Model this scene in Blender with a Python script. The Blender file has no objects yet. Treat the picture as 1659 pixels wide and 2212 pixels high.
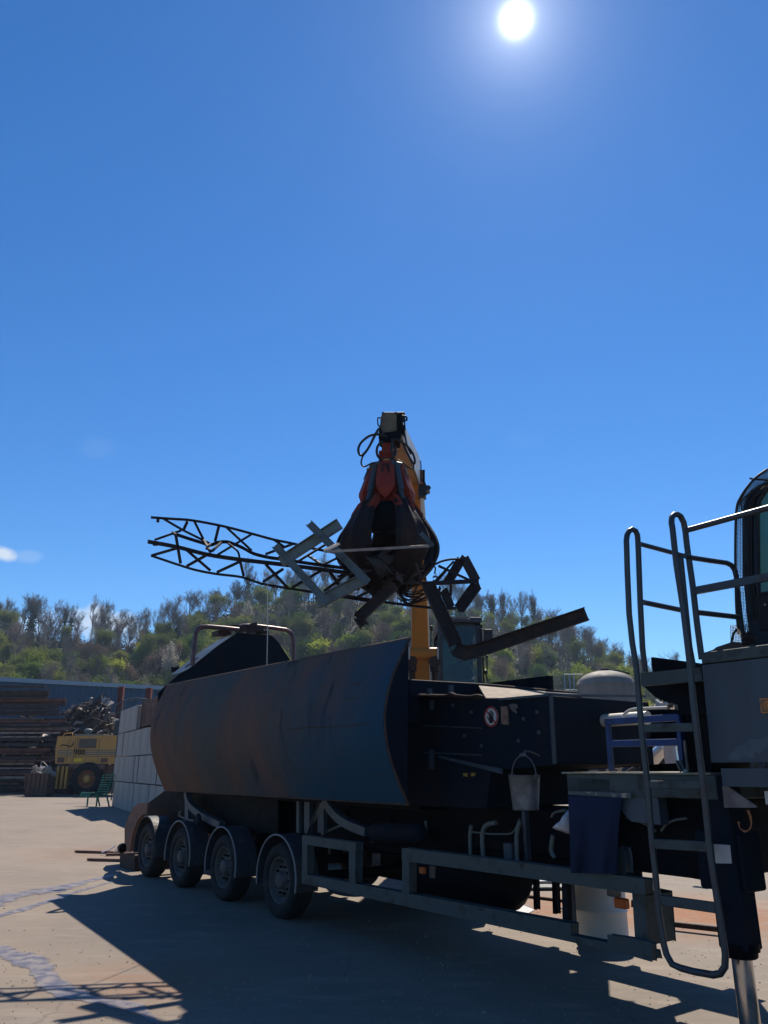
import bpy, math, random
from mathutils import Vector as V, Matrix
R = math.radians
random.seed(7)
SC = bpy.context.scene
COL = SC.collection

# ------------------------------------------------------------------ camera
F, CH, HY, IW, IH = 1661.0, 1.7, 1658.0, 1659.0, 2212.0
PITCH = math.atan((HY - 1106) / F)
cam = bpy.data.cameras.new("camera"); camo = bpy.data.objects.new("camera", cam); COL.objects.link(camo)
camo.location = (0, 0, CH); camo.rotation_euler = (R(90) + PITCH, 0, 0)
cam.sensor_fit = 'VERTICAL'; cam.sensor_height = 36; cam.lens = F / IH * 36
cam.clip_start = 0.05; cam.clip_end = 3000
SC.camera = camo

# ------------------------------------------------------------------ sun and sky
SUN_EL, SUN_AZ = R(50.3), R(12.96)          # azimuth to the right of the view
SD = V((math.sin(SUN_AZ) * math.cos(SUN_EL), math.cos(SUN_AZ) * math.cos(SUN_EL), math.sin(SUN_EL)))
sl = bpy.data.lights.new("sun", 'SUN'); sl.energy = 5.0; sl.angle = R(0.5); sl.color = (1.0, 0.9, 0.76)
so = bpy.data.objects.new("sun", sl); COL.objects.link(so)
so.rotation_euler = SD.to_track_quat('Z', 'Y').to_euler(); so.location = (30, 60, 90)
wd = bpy.data.worlds.new("World"); SC.world = wd; wd.use_nodes = True
nt = wd.node_tree; nt.nodes.clear(); L = nt.links
def wn(t, **k):
    n = nt.nodes.new(t)
    for a, b in k.items(): setattr(n, a, b)
    return n
sky = wn('ShaderNodeTexSky', sky_type='NISHITA', sun_disc=False, sun_elevation=SUN_EL, sun_rotation=SUN_AZ,
         air_density=1.0, dust_density=0.02, ozone_density=3.0, altitude=300)
hsv = wn('ShaderNodeHueSaturation'); hsv.inputs['Saturation'].default_value = 1.27; hsv.inputs['Value'].default_value = 1.0
tint = wn('ShaderNodeMix', data_type='RGBA', blend_type='MULTIPLY'); tint.inputs[0].default_value = 1.0
tint.inputs[7].default_value = (0.84, 1.02, 1.20, 1)
tc = wn('ShaderNodeTexCoord')
L.new(sky.outputs[0], hsv.inputs['Color']); L.new(hsv.outputs[0], tint.inputs[6])
# small fair weather clouds (a direction based mask in the sky itself)
def wmath(op, a, b=None):
    n = wn('ShaderNodeMath', operation=op)
    for i, q in enumerate((a, b)):
        if q is None: continue
        if isinstance(q, (int, float)): n.inputs[i].default_value = q
        else: L.new(q, n.inputs[i])
    return n.outputs[0]
def rayv(x, y):
    u, v = x - 829.5, y - 1106; c, s = math.cos(PITCH), math.sin(PITCH)
    return V((u, F * c + v * s, F * s - v * c))
cm = None
nz = wn('ShaderNodeTexNoise'); nz.inputs['Scale'].default_value = 26; nz.inputs['Detail'].default_value = 6
L.new(tc.outputs['Generated'], nz.inputs['Vector'])
for x, y, rr, st in ((0, 1194, .019, 1.0), (62, 1200, .018, .18), (205, 966, .024, .05), (235, 1345, .045, .9), (60, 1350, .04, .5), (1140, 950, .03, .02)):
    vd = wn('ShaderNodeVectorMath', operation='SUBTRACT'); L.new(tc.outputs['Generated'], vd.inputs[0]); vd.inputs[1].default_value = rayv(x, y).normalized()
    vs = wn('ShaderNodeVectorMath', operation='MULTIPLY'); L.new(vd.outputs[0], vs.inputs[0]); vs.inputs[1].default_value = (1, 1, 2.1)
    ln = wn('ShaderNodeVectorMath', operation='LENGTH'); L.new(vs.outputs[0], ln.inputs[0])
    a = wmath('SUBTRACT', 1.0, wmath('DIVIDE', ln.outputs['Value'], rr))
    a = wmath('ADD', a, wmath('MULTIPLY', wmath('SUBTRACT', nz.outputs[0], .5), 2.2))
    cl = wn('ShaderNodeClamp'); L.new(wmath('MULTIPLY', a, 1.6), cl.inputs[0])
    a = wmath('MULTIPLY', cl.outputs[0], st)
    cm = a if cm is None else wmath('MAXIMUM', cm, a)
cc = wn('ShaderNodeClamp'); L.new(cm, cc.inputs[0])
cmix = wn('ShaderNodeMix', data_type='RGBA'); L.new(cc.outputs[0], cmix.inputs[0]); L.new(tint.outputs[2], cmix.inputs[6])
cmix.inputs[7].default_value = (6.2, 7.2, 8.6, 1)
# the sun's own disc and its bright aureole, seen as part of the sky
nrm = wn('ShaderNodeVectorMath', operation='NORMALIZE'); L.new(tc.outputs['Generated'], nrm.inputs[0])
dt = wn('ShaderNodeVectorMath', operation='DOT_PRODUCT'); L.new(nrm.outputs[0], dt.inputs[0]); dt.inputs[1].default_value = SD
ang = wmath('ARCCOSINE', wmath('MINIMUM', dt.outputs['Value'], 0.999999))
core = wmath('MULTIPLY', wmath('POWER', 2.718, wmath('MULTIPLY', wmath('POWER', wmath('DIVIDE', ang, R(.72)), 2.0), -1.0)), 34.0)
g1 = wmath('MULTIPLY', wmath('POWER', 2.718, wmath('MULTIPLY', wmath('DIVIDE', ang, R(2.0)), -1.0)), 7.0)
g2 = wmath('MULTIPLY', wmath('POWER', 2.718, wmath('MULTIPLY', wmath('DIVIDE', ang, R(9)), -1.0)), .7)
gl = wmath('ADD', core, wmath('ADD', g1, g2))
gc = wn('ShaderNodeMix', data_type='RGBA', blend_type='MULTIPLY'); gc.inputs[0].default_value = 1
gc.inputs[6].default_value = (0.93, 0.96, 1.0, 1); L.new(gl, gc.inputs[7])
add = wn('ShaderNodeMix', data_type='RGBA', blend_type='ADD'); add.inputs[0].default_value = 1
L.new(cmix.outputs[2], add.inputs[6]); L.new(gc.outputs[2], add.inputs[7])
bg = wn('ShaderNodeBackground'); bg.inputs[1].default_value = 0.075
wo = wn('ShaderNodeOutputWorld'); L.new(add.outputs[2], bg.inputs[0]); L.new(bg.outputs[0], wo.inputs[0])
SC.view_settings.view_transform = 'Standard'; SC.view_settings.look = 'None'
SC.view_settings.gamma = 1; SC.view_settings.exposure = 0.5
SC.render.engine = 'CYCLES'; SC.cycles.max_bounces = 6; SC.cycles.transparent_max_bounces = 12

# ------------------------------------------------------------------ coordinates
AA = math.atan(1269.5 / math.hypot(F, HY - 1106))
AX = V((-math.sin(AA), math.cos(AA), 0)); WX = V((math.cos(AA), math.sin(AA), 0)); UP = V((0, 0, 1)); CAM = V((0, 0, CH))
def W(s, w, z): return AX * s + WX * w + UP * z
def tp(x, y, w): r = rayv(x, y); return CAM + r * (w / r.dot(WX))       # a point of a plane parallel to the trailer side
def sp(x, y, s): r = rayv(x, y); return CAM + r * (s / r.dot(AX))       # ... of a plane across the trailer
def dp(x, y, Y): r = rayv(x, y); return CAM + r * (Y / r.y)
def gp(x, y, z=0.0): r = rayv(x, y); return CAM + r * ((z - CH) / r.z)

# ------------------------------------------------------------------ materials
def mat(name, col, rough=.6, metal=0.0, col2=None, scale=3.0, lo=.45, hi=.62, bump=0.0, bscale=40, streak=False, spec=.32, col3=None, s3=1.2, lo3=.55, hi3=.65, stretch=None):
    m = bpy.data.materials.new(name); m.use_nodes = True; t = m.node_tree; b = t.nodes['Principled BSDF']
    b.inputs['Roughness'].default_value = rough; b.inputs['Metallic'].default_value = metal; b.inputs['Specular IOR Level'].default_value = spec
    b.inputs['Base Color'].default_value = (*col, 1)
    tcn = t.nodes.new('ShaderNodeTexCoord'); mp = t.nodes.new('ShaderNodeMapping'); t.links.new(tcn.outputs['Object'], mp.inputs[0])
    if streak: mp.inputs['Scale'].default_value = (1, 1, .22)
    if stretch: mp.inputs['Scale'].default_value = stretch
    cur = None
    def layer(prev, c, sc, l, h, det=8, seed=0):
        n = t.nodes.new('ShaderNodeTexNoise'); n.noise_dimensions = '4D'; n.inputs['W'].default_value = seed
        n.inputs['Scale'].default_value = sc; n.inputs['Detail'].default_value = det; n.inputs['Roughness'].default_value = .62
        t.links.new(mp.outputs[0], n.inputs['Vector'])
        rmp = t.nodes.new('ShaderNodeMapRange'); rmp.inputs[1].default_value = l; rmp.inputs[2].default_value = h
        t.links.new(n.outputs[0], rmp.inputs[0])
        mx = t.nodes.new('ShaderNodeMix'); mx.data_type = 'RGBA'; t.links.new(rmp.outputs[0], mx.inputs[0])
        if prev is None: mx.inputs[6].default_value = (*col, 1)
        else: t.links.new(prev, mx.inputs[6])
        mx.inputs[7].default_value = (*c, 1); return mx.outputs[2]
    if col2: cur = layer(cur, col2, scale, lo, hi)
    if col3: cur = layer(cur, col3, s3, lo3, hi3, seed=5)
    if cur is not None:
        t.links.new(cur, b.inputs['Base Color'])
        n2 = t.nodes.new('ShaderNodeTexNoise'); n2.inputs['Scale'].default_value = scale * 2.3; t.links.new(mp.outputs[0], n2.inputs['Vector'])
        r2 = t.nodes.new('ShaderNodeMapRange'); r2.inputs[3].default_value = max(.05, rough - .15); r2.inputs[4].default_value = min(1, rough + .15)
        t.links.new(n2.outputs[0], r2.inputs[0]); t.links.new(r2.outputs[0], b.inputs['Roughness'])
    if bump:
        n = t.nodes.new('ShaderNodeTexNoise'); n.inputs['Scale'].default_value = bscale; n.inputs['Detail'].default_value = 5
        t.links.new(tcn.outputs['Object'], n.inputs['Vector'])
        bp = t.nodes.new('ShaderNodeBump'); bp.inputs['Strength'].default_value = bump; bp.inputs['Distance'].default_value = .02
        t.links.new(n.outputs[0], bp.inputs['Height']); t.links.new(bp.outputs[0], b.inputs['Normal'])
    return m
def leafmat(name, c1, c2, trans=.45):
    m = bpy.data.materials.new(name); m.use_nodes = True; t = m.node_tree; t.nodes.clear()
    o = t.nodes.new('ShaderNodeOutputMaterial'); mx = t.nodes.new('ShaderNodeMixShader'); mx.inputs[0].default_value = trans
    d = t.nodes.new('ShaderNodeBsdfDiffuse'); tr = t.nodes.new('ShaderNodeBsdfTranslucent')
    n = t.nodes.new('ShaderNodeTexNoise'); n.inputs['Scale'].default_value = .9; n.inputs['Detail'].default_value = 4
    oi = t.nodes.new('ShaderNodeObjectInfo'); g = t.nodes.new('ShaderNodeTexCoord'); t.links.new(g.outputs['Object'], n.inputs['Vector'])
    ad = t.nodes.new('ShaderNodeMath'); ad.operation = 'MULTIPLY_ADD'; ad.inputs[1].default_value = .6; t.links.new(oi.outputs['Random'], ad.inputs[0]); t.links.new(n.outputs[0], ad.inputs[2])
    mr = t.nodes.new('ShaderNodeMapRange'); mr.inputs[1].default_value = .45; mr.inputs[2].default_value = 1.1; t.links.new(ad.outputs[0], mr.inputs[0])
    c = t.nodes.new('ShaderNodeMix'); c.data_type = 'RGBA'; c.inputs[6].default_value = (*c1, 1); c.inputs[7].default_value = (*c2, 1)
    t.links.new(mr.outputs[0], c.inputs[0]); t.links.new(c.outputs[2], d.inputs[0]); t.links.new(c.outputs[2], tr.inputs[0])
    t.links.new(d.outputs[0], mx.inputs[1]); t.links.new(tr.outputs[0], mx.inputs[2]); t.links.new(mx.outputs[0], o.inputs[0])
    return m
M = {}
M['flap'] = mat('rusty_painted_plate', (.055, .060, .060), .8, .0, (.105, .062, .046), .9, .42, .56, .35, 14, True, spec=.12, col3=(.024, .022, .026), s3=3.6, lo3=.57, hi3=.66)
M['flapblue'] = mat('blue_painted_plate', (.02, .085, .17), .5, .0, (.05, .05, .06), 5, .58, .72, .2, 14, True, col3=(.10, .06, .05), s3=7, lo3=.66, hi3=.74)
M['rustedge'] = mat('rusted_edge', (.075, .045, .032), .8, 0, (.03, .022, .02), 9)
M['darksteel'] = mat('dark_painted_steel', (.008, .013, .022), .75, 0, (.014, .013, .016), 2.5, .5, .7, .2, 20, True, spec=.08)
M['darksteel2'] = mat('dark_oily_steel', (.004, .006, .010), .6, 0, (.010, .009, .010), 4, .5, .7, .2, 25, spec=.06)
M['bluegrey'] = mat('blue_grey_paint', (.042, .062, .085), .5, 0, (.025, .035, .045), 3, .5, .7, .12, 20, True, col3=(.075, .095, .11), s3=2.2, lo3=.60, hi3=.62)
M['greenframe'] = mat('grey_green_frame_paint', (.042, .062, .066), .6, 0, (.02, .02, .02), 7, .52, .66, .2, 30, col3=(.09, .06, .05), s3=3, lo3=.62, hi3=.7)
M['tube'] = mat('worn_grey_tube_paint', (.04, .055, .068), .38, .2, (.05, .04, .045), 9, .5, .66)
M['rubber'] = mat('tyre_rubber', (.014, .014, .016), .85, 0, (.026, .024, .024), 6, .45, .7, .3, 30)
M['rim'] = mat('dirty_wheel_rim', (.085, .08, .078), .7, .0, (.045, .04, .04), 8, .45, .65)
M['fender'] = mat('mudguard_plastic', (.03, .035, .045), .55, 0, (.07, .07, .07), 7, .5, .7)
M['trim'] = mat('pale_edge_trim', (.20, .20, .21), .45)
M['black'] = mat('black_hose_rubber', (.012, .012, .014), .45)
M['hose'] = mat('grey_hose', (.10, .12, .12), .5)
M['white'] = mat('white_plate_paint', (.42, .42, .41), .6, 0, (.35, .34, .32), 9, .55, .75)
M['whiteplastic'] = mat('white_drum_plastic', (.40, .42, .44), .4, 0, (.50, .50, .50), 3, .5, .8)
M['red'] = mat('sign_red', (.22, .02, .02), .5)
M['signblack'] = mat('sign_black', (.01, .01, .012), .6)
M['amber'] = mat('amber_reflector', (.55, .12, .02), .3)
M['orangeplate'] = mat('orange_warning_plate', (.50, .20, .05), .5, 0, (.28, .12, .04), 20)
M['galv'] = mat('galvanised_metal', (.095, .09, .085), .5, .2, (.18, .17, .17), 7, .45, .65)
M['cloth'] = mat('blue_tarpaulin', (.004, .014, .05), .8, 0, (.002, .008, .03), 3, .4, .65, .4, 8)
M['sack'] = mat('pale_sack_fabric', (.55, .55, .56), .8, 0, (.38, .38, .40), 8, bump=.4, bscale=20)
M['blueframe'] = mat('blue_frame_paint', (.006, .038, .16), .45, 0, (.004, .02, .08), 5)
M['deck'] = mat('pale_deck_plate', (.28, .265, .21), .85, 0, (.22, .17, .11), 12, .45, .62, .3, 60)
M['sheet'] = mat('dusty_tan_plate', (.20, .155, .115), .8, 0, (.22, .17, .13), 5, .4, .6)
M['chrome'] = mat('polished_rod', (.55, .55, .56), .18, 1.0, (.30, .27, .25), 4, .55, .8)
M['pale'] = mat('pale_pipe', (.55, .53, .48), .45, .1)
M['yellow'] = mat('yellow_boom_paint', (.27, .125, .03), .5, 0, (.14, .075, .035), 2.5, .55, .7, col3=(.10, .06, .04), s3=3, lo3=.66, hi3=.74)
M['orange'] = mat('orange_boom_paint', (.42, .155, .025), .5, 0, (.30, .115, .025), 3, .5, .7, streak=True)
M['boomgrey'] = mat('pale_grey_boom_side', (.42, .43, .42), .5, 0, (.30, .30, .28), 3)
M['red_grab'] = mat('red_grab_paint', (.20, .032, .022), .6, 0, (.08, .022, .02), 5, .52, .70, .2, 20, True, spec=.15)
M['tine'] = mat('worn_dark_tine_steel', (.016, .012, .014), .7, .0, (.04, .022, .016), 4, .5, .7, .4, 18, True, spec=.12)
M['cyl'] = mat('grab_cylinder_paint', (.03, .05, .07), .5, 0, (.05, .04, .04), 7)
M['rustsec'] = mat('rusty_steel_section', (.035, .022, .02), .75, .1, (.075, .038, .026), 9, .5, .7, .3, 30)
M['lattice'] = mat('dark_lattice_steel', (.016, .011, .016), .7, .1, (.035, .018, .016), 12, .5, .7)
M['palesec'] = mat('pale_zinc_section', (.26, .26, .27), .4, .3, (.14, .13, .13), 8, .45, .7)
M['galvsec'] = mat('grey_primer_section', (.12, .15, .16), .5, .2, (.075, .075, .07), 6, .5, .7, streak=False)
M['bright'] = mat('bright_aluminium_bar', (.72, .70, .68), .3, .7)
M['cabpaint'] = mat('dark_grey_cab_paint', (.03, .045, .065), .45, 0, (.045, .05, .06), 4)
M['cabframe'] = mat('blue_black_cab_frame', (.020, .032, .048), .4, 0, (.014, .02, .03), 5)
M['skin'] = mat('skin', (.35, .19, .13), .6)
M['shirt'] = mat('dark_work_jacket', (.03, .04, .07), .8)
M['conc'] = mat('cast_concrete', (.36, .33, .295), .85, 0, (.24, .215, .19), 1.4, .42, .66, .35, 25, True, col3=(.13, .11, .10), s3=1.0, lo3=.58, hi3=.70)
M['hall'] = mat('dark_blue_cladding', (.022, .065, .125), .55, 0, (.018, .05, .10), .35, .4, .6)
M['hallcap'] = mat('grey_blue_ridge_flashing', (.20, .28, .36), .5)
M['loader'] = mat('faded_yellow_paint', (.46, .245, .065), .55, 0, (.34, .18, .07), 1.3, .5, .68, col3=(.20, .10, .06), s3=1.6, lo3=.64, hi3=.72)
M['loaderstripe'] = mat('grey_stripe', (.12, .15, .15), .6)
M['grille'] = mat('grey_brown_grille', (.12, .10, .08), .7)
M['rustbox'] = mat('rusty_brown_plate', (.14, .075, .055), .8, 0, (.07, .045, .04), 1.5, .45, .65)
M['post'] = mat('red_oxide_post', (.16, .035, .025), .7, 0, (.14, .05, .04), 1.5)
M['bench'] = mat('green_bench_paint', (.015, .17, .125), .5, 0, (.008, .07, .055), 8)
M['tank'] = mat('weathered_tank', (.19, .175, .155), .7, 0, (.12, .115, .115), .6, .42, .62, streak=True, col3=(.16, .15, .15), s3=.9, lo3=.62, hi3=.68)
M['bark'] = mat('bark', (.13, .105, .09), .9, 0, (.08, .065, .06), 2)
M['barkpale'] = mat('pale_bark', (.22, .19, .17), .9, 0, (.13, .11, .10), 2)
M['l_yg'] = leafmat('spring_leaf_yellow_green', (.14, .21, .025), (.33, .36, .05))
M['l_ol'] = leafmat('young_leaf_olive', (.095, .125, .035), (.17, .19, .055), .4)
M['l_gr'] = leafmat('leaf_green', (.055, .10, .022), (.10, .165, .035), .4)
M['l_pale'] = leafmat('blossom_pale', (.34, .31, .27), (.46, .42, .36), .4)
M['l_brown'] = leafmat('bud_brown', (.13, .09, .07), (.19, .14, .11), .4)
M['l_und'] = leafmat('undergrowth_leaf', (.035, .038, .02), (.06, .055, .03), .3)
M['l_ivy'] = leafmat('ivy_dark', (.012, .03, .015), (.03, .055, .022), .2)
M['soil'] = mat('hillside_leaf_litter', (.022, .024, .016), .95, 0, (.015, .02, .011), .12, .4, .6, .5, 2)
M['scrap1'] = mat('mixed_scrap_dark', (.05, .042, .042), .7, .2, (.12, .08, .06), .8, .45, .65)
M['scrap2'] = mat('mixed_scrap_pale', (.40, .37, .34), .55, .3, (.18, .13, .10), .8, .45, .65)
def glass(name, col, rough=.05, alpha=.35):
    m = bpy.data.materials.new(name); m.use_nodes = True; t = m.node_tree; b = t.nodes['Principled BSDF']
    b.inputs['Base Color'].default_value = (*col, 1); b.inputs['Roughness'].default_value = rough; b.inputs['Alpha'].default_value = alpha
    return m
M['glass'] = glass('tinted_cab_glass', (.004, .035, .06), .06, .55)
M['glass2'] = glass('teal_light_glass', (.05, .22, .22), .12, .75)  # rear cab glass, teal light from behind put into its colour

# ------------------------------------------------------------------ mesh builder
ORG = {}
def setp(o, label=None, cat=None, group=None, kind=None):
    if label: o['label'] = label
    if cat: o['category'] = cat
    if group: o['group'] = group
    if kind: o['kind'] = kind
    return o
def thing(name, label, cat, loc=(0, 0, 0), group=None):
    o = bpy.data.objects.new(name, None); COL.objects.link(o); o.empty_display_size = .2
    o.location = loc; ORG[o] = V(loc); setp(o, label, cat, group); return o
class MB:
    def __init__(s): s.v = []; s.f = []; s.sm = []
    def add(s, vs, fs, smooth=False):
        n = len(s.v); s.v += [V(a) for a in vs]
        for f in fs: s.f.append([i + n for i in f]); s.sm.append(smooth)
        return s
    def box(s, c, x, y, z):           # centre and three half vectors
        c, x, y, z = map(V, (c, x, y, z)); vs = [c + x * a + y * b + z * d for a in (-1, 1) for b in (-1, 1) for d in (-1, 1)]
        return s.add(vs, [(0, 1, 3, 2), (4, 6, 7, 5), (0, 4, 5, 1), (2, 3, 7, 6), (0, 2, 6, 4), (1, 5, 7, 3)])
    def abox(s, x0, x1, y0, y1, z0, z1):
        return s.box(((x0 + x1) / 2, (y0 + y1) / 2, (z0 + z1) / 2), ((x1 - x0) / 2, 0, 0), (0, (y1 - y0) / 2, 0), (0, 0, (z1 - z0) / 2))
    def tbox(s, s0, s1, w0, w1, z0, z1):   # trailer-aligned box
        return s.box(W((s0 + s1) / 2, (w0 + w1) / 2, (z0 + z1) / 2), AX * (s1 - s0) / 2, WX * (w1 - w0) / 2, UP * (z1 - z0) / 2)
    def prism(s, poly, d):            # polygon extruded by vector d
        d = V(d); n = len(poly); vs = [V(p) for p in poly] + [V(p) + d for p in poly]
        return s.add(vs, [tuple(range(n)), tuple(range(2 * n - 1, n - 1, -1))] + [(i, (i + 1) % n, n + (i + 1) % n, n + i) for i in range(n)])
    def bar(s, p, q, a, b, up=UP):    # rectangular bar, a wide, b high
        p, q = V(p), V(q); d = (q - p).normalized(); x = d.cross(V(up))
        if x.length < 1e-4: x = d.cross(V((1, 0, 0)))
        x.normalize(); y = x.cross(d)
        return s.box((p + q) / 2, (q - p) / 2, x * a / 2, y * b / 2)
    def prof(s, p, q, pts, xdir):     # 2-D profile swept p..q ; x axis close to xdir
        p, q = V(p), V(q); d = (q - p).normalized(); x = V(xdir); x = (x - d * x.dot(d)).normalized(); y = d.cross(x)
        return s.prism([p + x * a + y * b for a, b in pts], q - p)
    def tube(s, pts, r, n=8, cap=True, smooth=True, closed=False):
        pts = [V(p) for p in pts]; k = len(pts); rs = r if isinstance(r, (list, tuple)) else [r] * k
        vs = []; x = None
        for i, p in enumerate(pts):
            a = pts[(i - 1) % k] if closed or i else pts[0]; b = pts[(i + 1) % k] if closed or i < k - 1 else pts[-1]
            d = (b - a).normalized()
            if x is None: x = d.cross(UP if abs(d.z) < .9 else V((1, 0, 0))).normalized()
            else:
                x = x - d * x.dot(d); x = x.normalized() if x.length > 1e-5 else d.orthogonal().normalized()
            y = d.cross(x)
            for j in range(n):
                t = 2 * math.pi * j / n; vs.append(p + (x * math.cos(t) + y * math.sin(t)) * rs[i])
        fs = []
        for i in range(k if closed else k - 1):
            for j in range(n):
                i2 = (i + 1) % k; fs.append((i * n + j, i * n + (j + 1) % n, i2 * n + (j + 1) % n, i2 * n + j))
        s.add(vs, fs, smooth)
        if cap and not closed: s.add(vs[:n], [tuple(range(n - 1, -1, -1))]); s.add(vs[-n:], [tuple(range(n))])
        return s
    def lathe(s, c, axis, prof, n=24, smooth=True, xref=None):   # prof: (r, t) along the axis
        c, axis = V(c), V(axis).normalized(); x = axis.orthogonal().normalized() if xref is None else V(xref); y = axis.cross(x); m = len(prof); vs = []
        for r, t in prof:
            for j in range(n):
                a = 2 * math.pi * j / n; vs.append(c + axis * t + (x * math.cos(a) + y * math.sin(a)) * r)
        fs = [(i * n + j, i * n + (j + 1) % n, (i + 1) * n + (j + 1) % n, (i + 1) * n + j) for i in range(m - 1) for j in range(n)]
        return s.add(vs, fs, smooth)
    def disc(s, c, axis, r, n=24): return s.lathe(c, axis, [(r, 0), (1e-4, 0)], n, False)
    def ball(s, c, r, n=10, sc=(1, 1, 1)):
        vs = [V(c) + V((math.sin(math.pi * i / n) * math.cos(2 * math.pi * j / n) * sc[0], math.sin(math.pi * i / n) * math.sin(2 * math.pi * j / n) * sc[1], math.cos(math.pi * i / n) * sc[2])) * r for i in range(n + 1) for j in range(n)]
        return s.add(vs, [(i * n + j, i * n + (j + 1) % n, (i + 1) * n + (j + 1) % n, (i + 1) * n + j) for i in range(n) for j in range(n)], True)
    def build(s, name, m, parent=None, bevel=0.0, mats=None):
        me = bpy.data.meshes.new(name); org = ORG.get(parent, V((0, 0, 0)))
        me.from_pydata([tuple(a - org) for a in s.v], [], s.f); me.validate(); me.update()
        if len(me.polygons) == len(s.sm): me.polygons.foreach_set('use_smooth', s.sm)
        me.materials.append(m); o = bpy.data.objects.new(name, me); COL.objects.link(o)
        if parent is not None: o.parent = parent; ORG[o] = org
        if bevel:
            b = o.modifiers.new('bevel', 'BEVEL'); b.width = bevel; b.segments = 1; b.limit_method = 'ANGLE'; b.angle_limit = R(40)
        return o
    def solo(s, name, m, label, cat, group=None, kind=None, loc=None, bevel=0):   # a thing that is one mesh, origin at its base
        c = V(loc) if loc is not None else V(((min(a.x for a in s.v) + max(a.x for a in s.v)) / 2, (min(a.y for a in s.v) + max(a.y for a in s.v)) / 2, min(a.z for a in s.v)))
        s.v = [a - c for a in s.v]; o = s.build(name, m, None, bevel); o.location = c; ORG[o] = c
        return setp(o, label, cat, group, kind)
def smooth_path(pts, n=5):            # Catmull-Rom
    P = [V(p) for p in pts]; P = [P[0] * 2 - P[1]] + P + [P[-1] * 2 - P[-2]]; out = []
    for i in range(1, len(P) - 2):
        for k in range(n):
            t = k / n; a, b, c, d = P[i - 1:i + 3]
            out.append(.5 * ((2 * b) + (c - a) * t + (2 * a - 5 * b + 4 * c - d) * t * t + (3 * b - a - 3 * c + d) * t ** 3))
    out.append(P[-2]); return out
def text_mesh(txt, size, origin, right, up, depth, m, name, parent):
    cu = bpy.data.curves.new(name, 'FONT'); cu.body = txt; cu.size = size; cu.extrude = depth; cu.offset = size * .012
    to = bpy.data.objects.new('t', cu); COL.objects.link(to); bpy.context.view_layer.update()
    me = bpy.data.meshes.new_from_object(to.evaluated_get(bpy.context.evaluated_depsgraph_get())); bpy.data.objects.remove(to)
    r, u = V(right), V(up); nn = r.cross(u); org = ORG.get(parent, V((0, 0, 0)))
    for v in me.vertices: v.co = V(origin) + r * v.co.x + u * v.co.y + nn * v.co.z - org
    me.materials.clear(); me.materials.append(m); me.name = name
    o = bpy.data.objects.new(name, me); COL.objects.link(o); o.parent = parent; ORG[o] = org; return o

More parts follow.
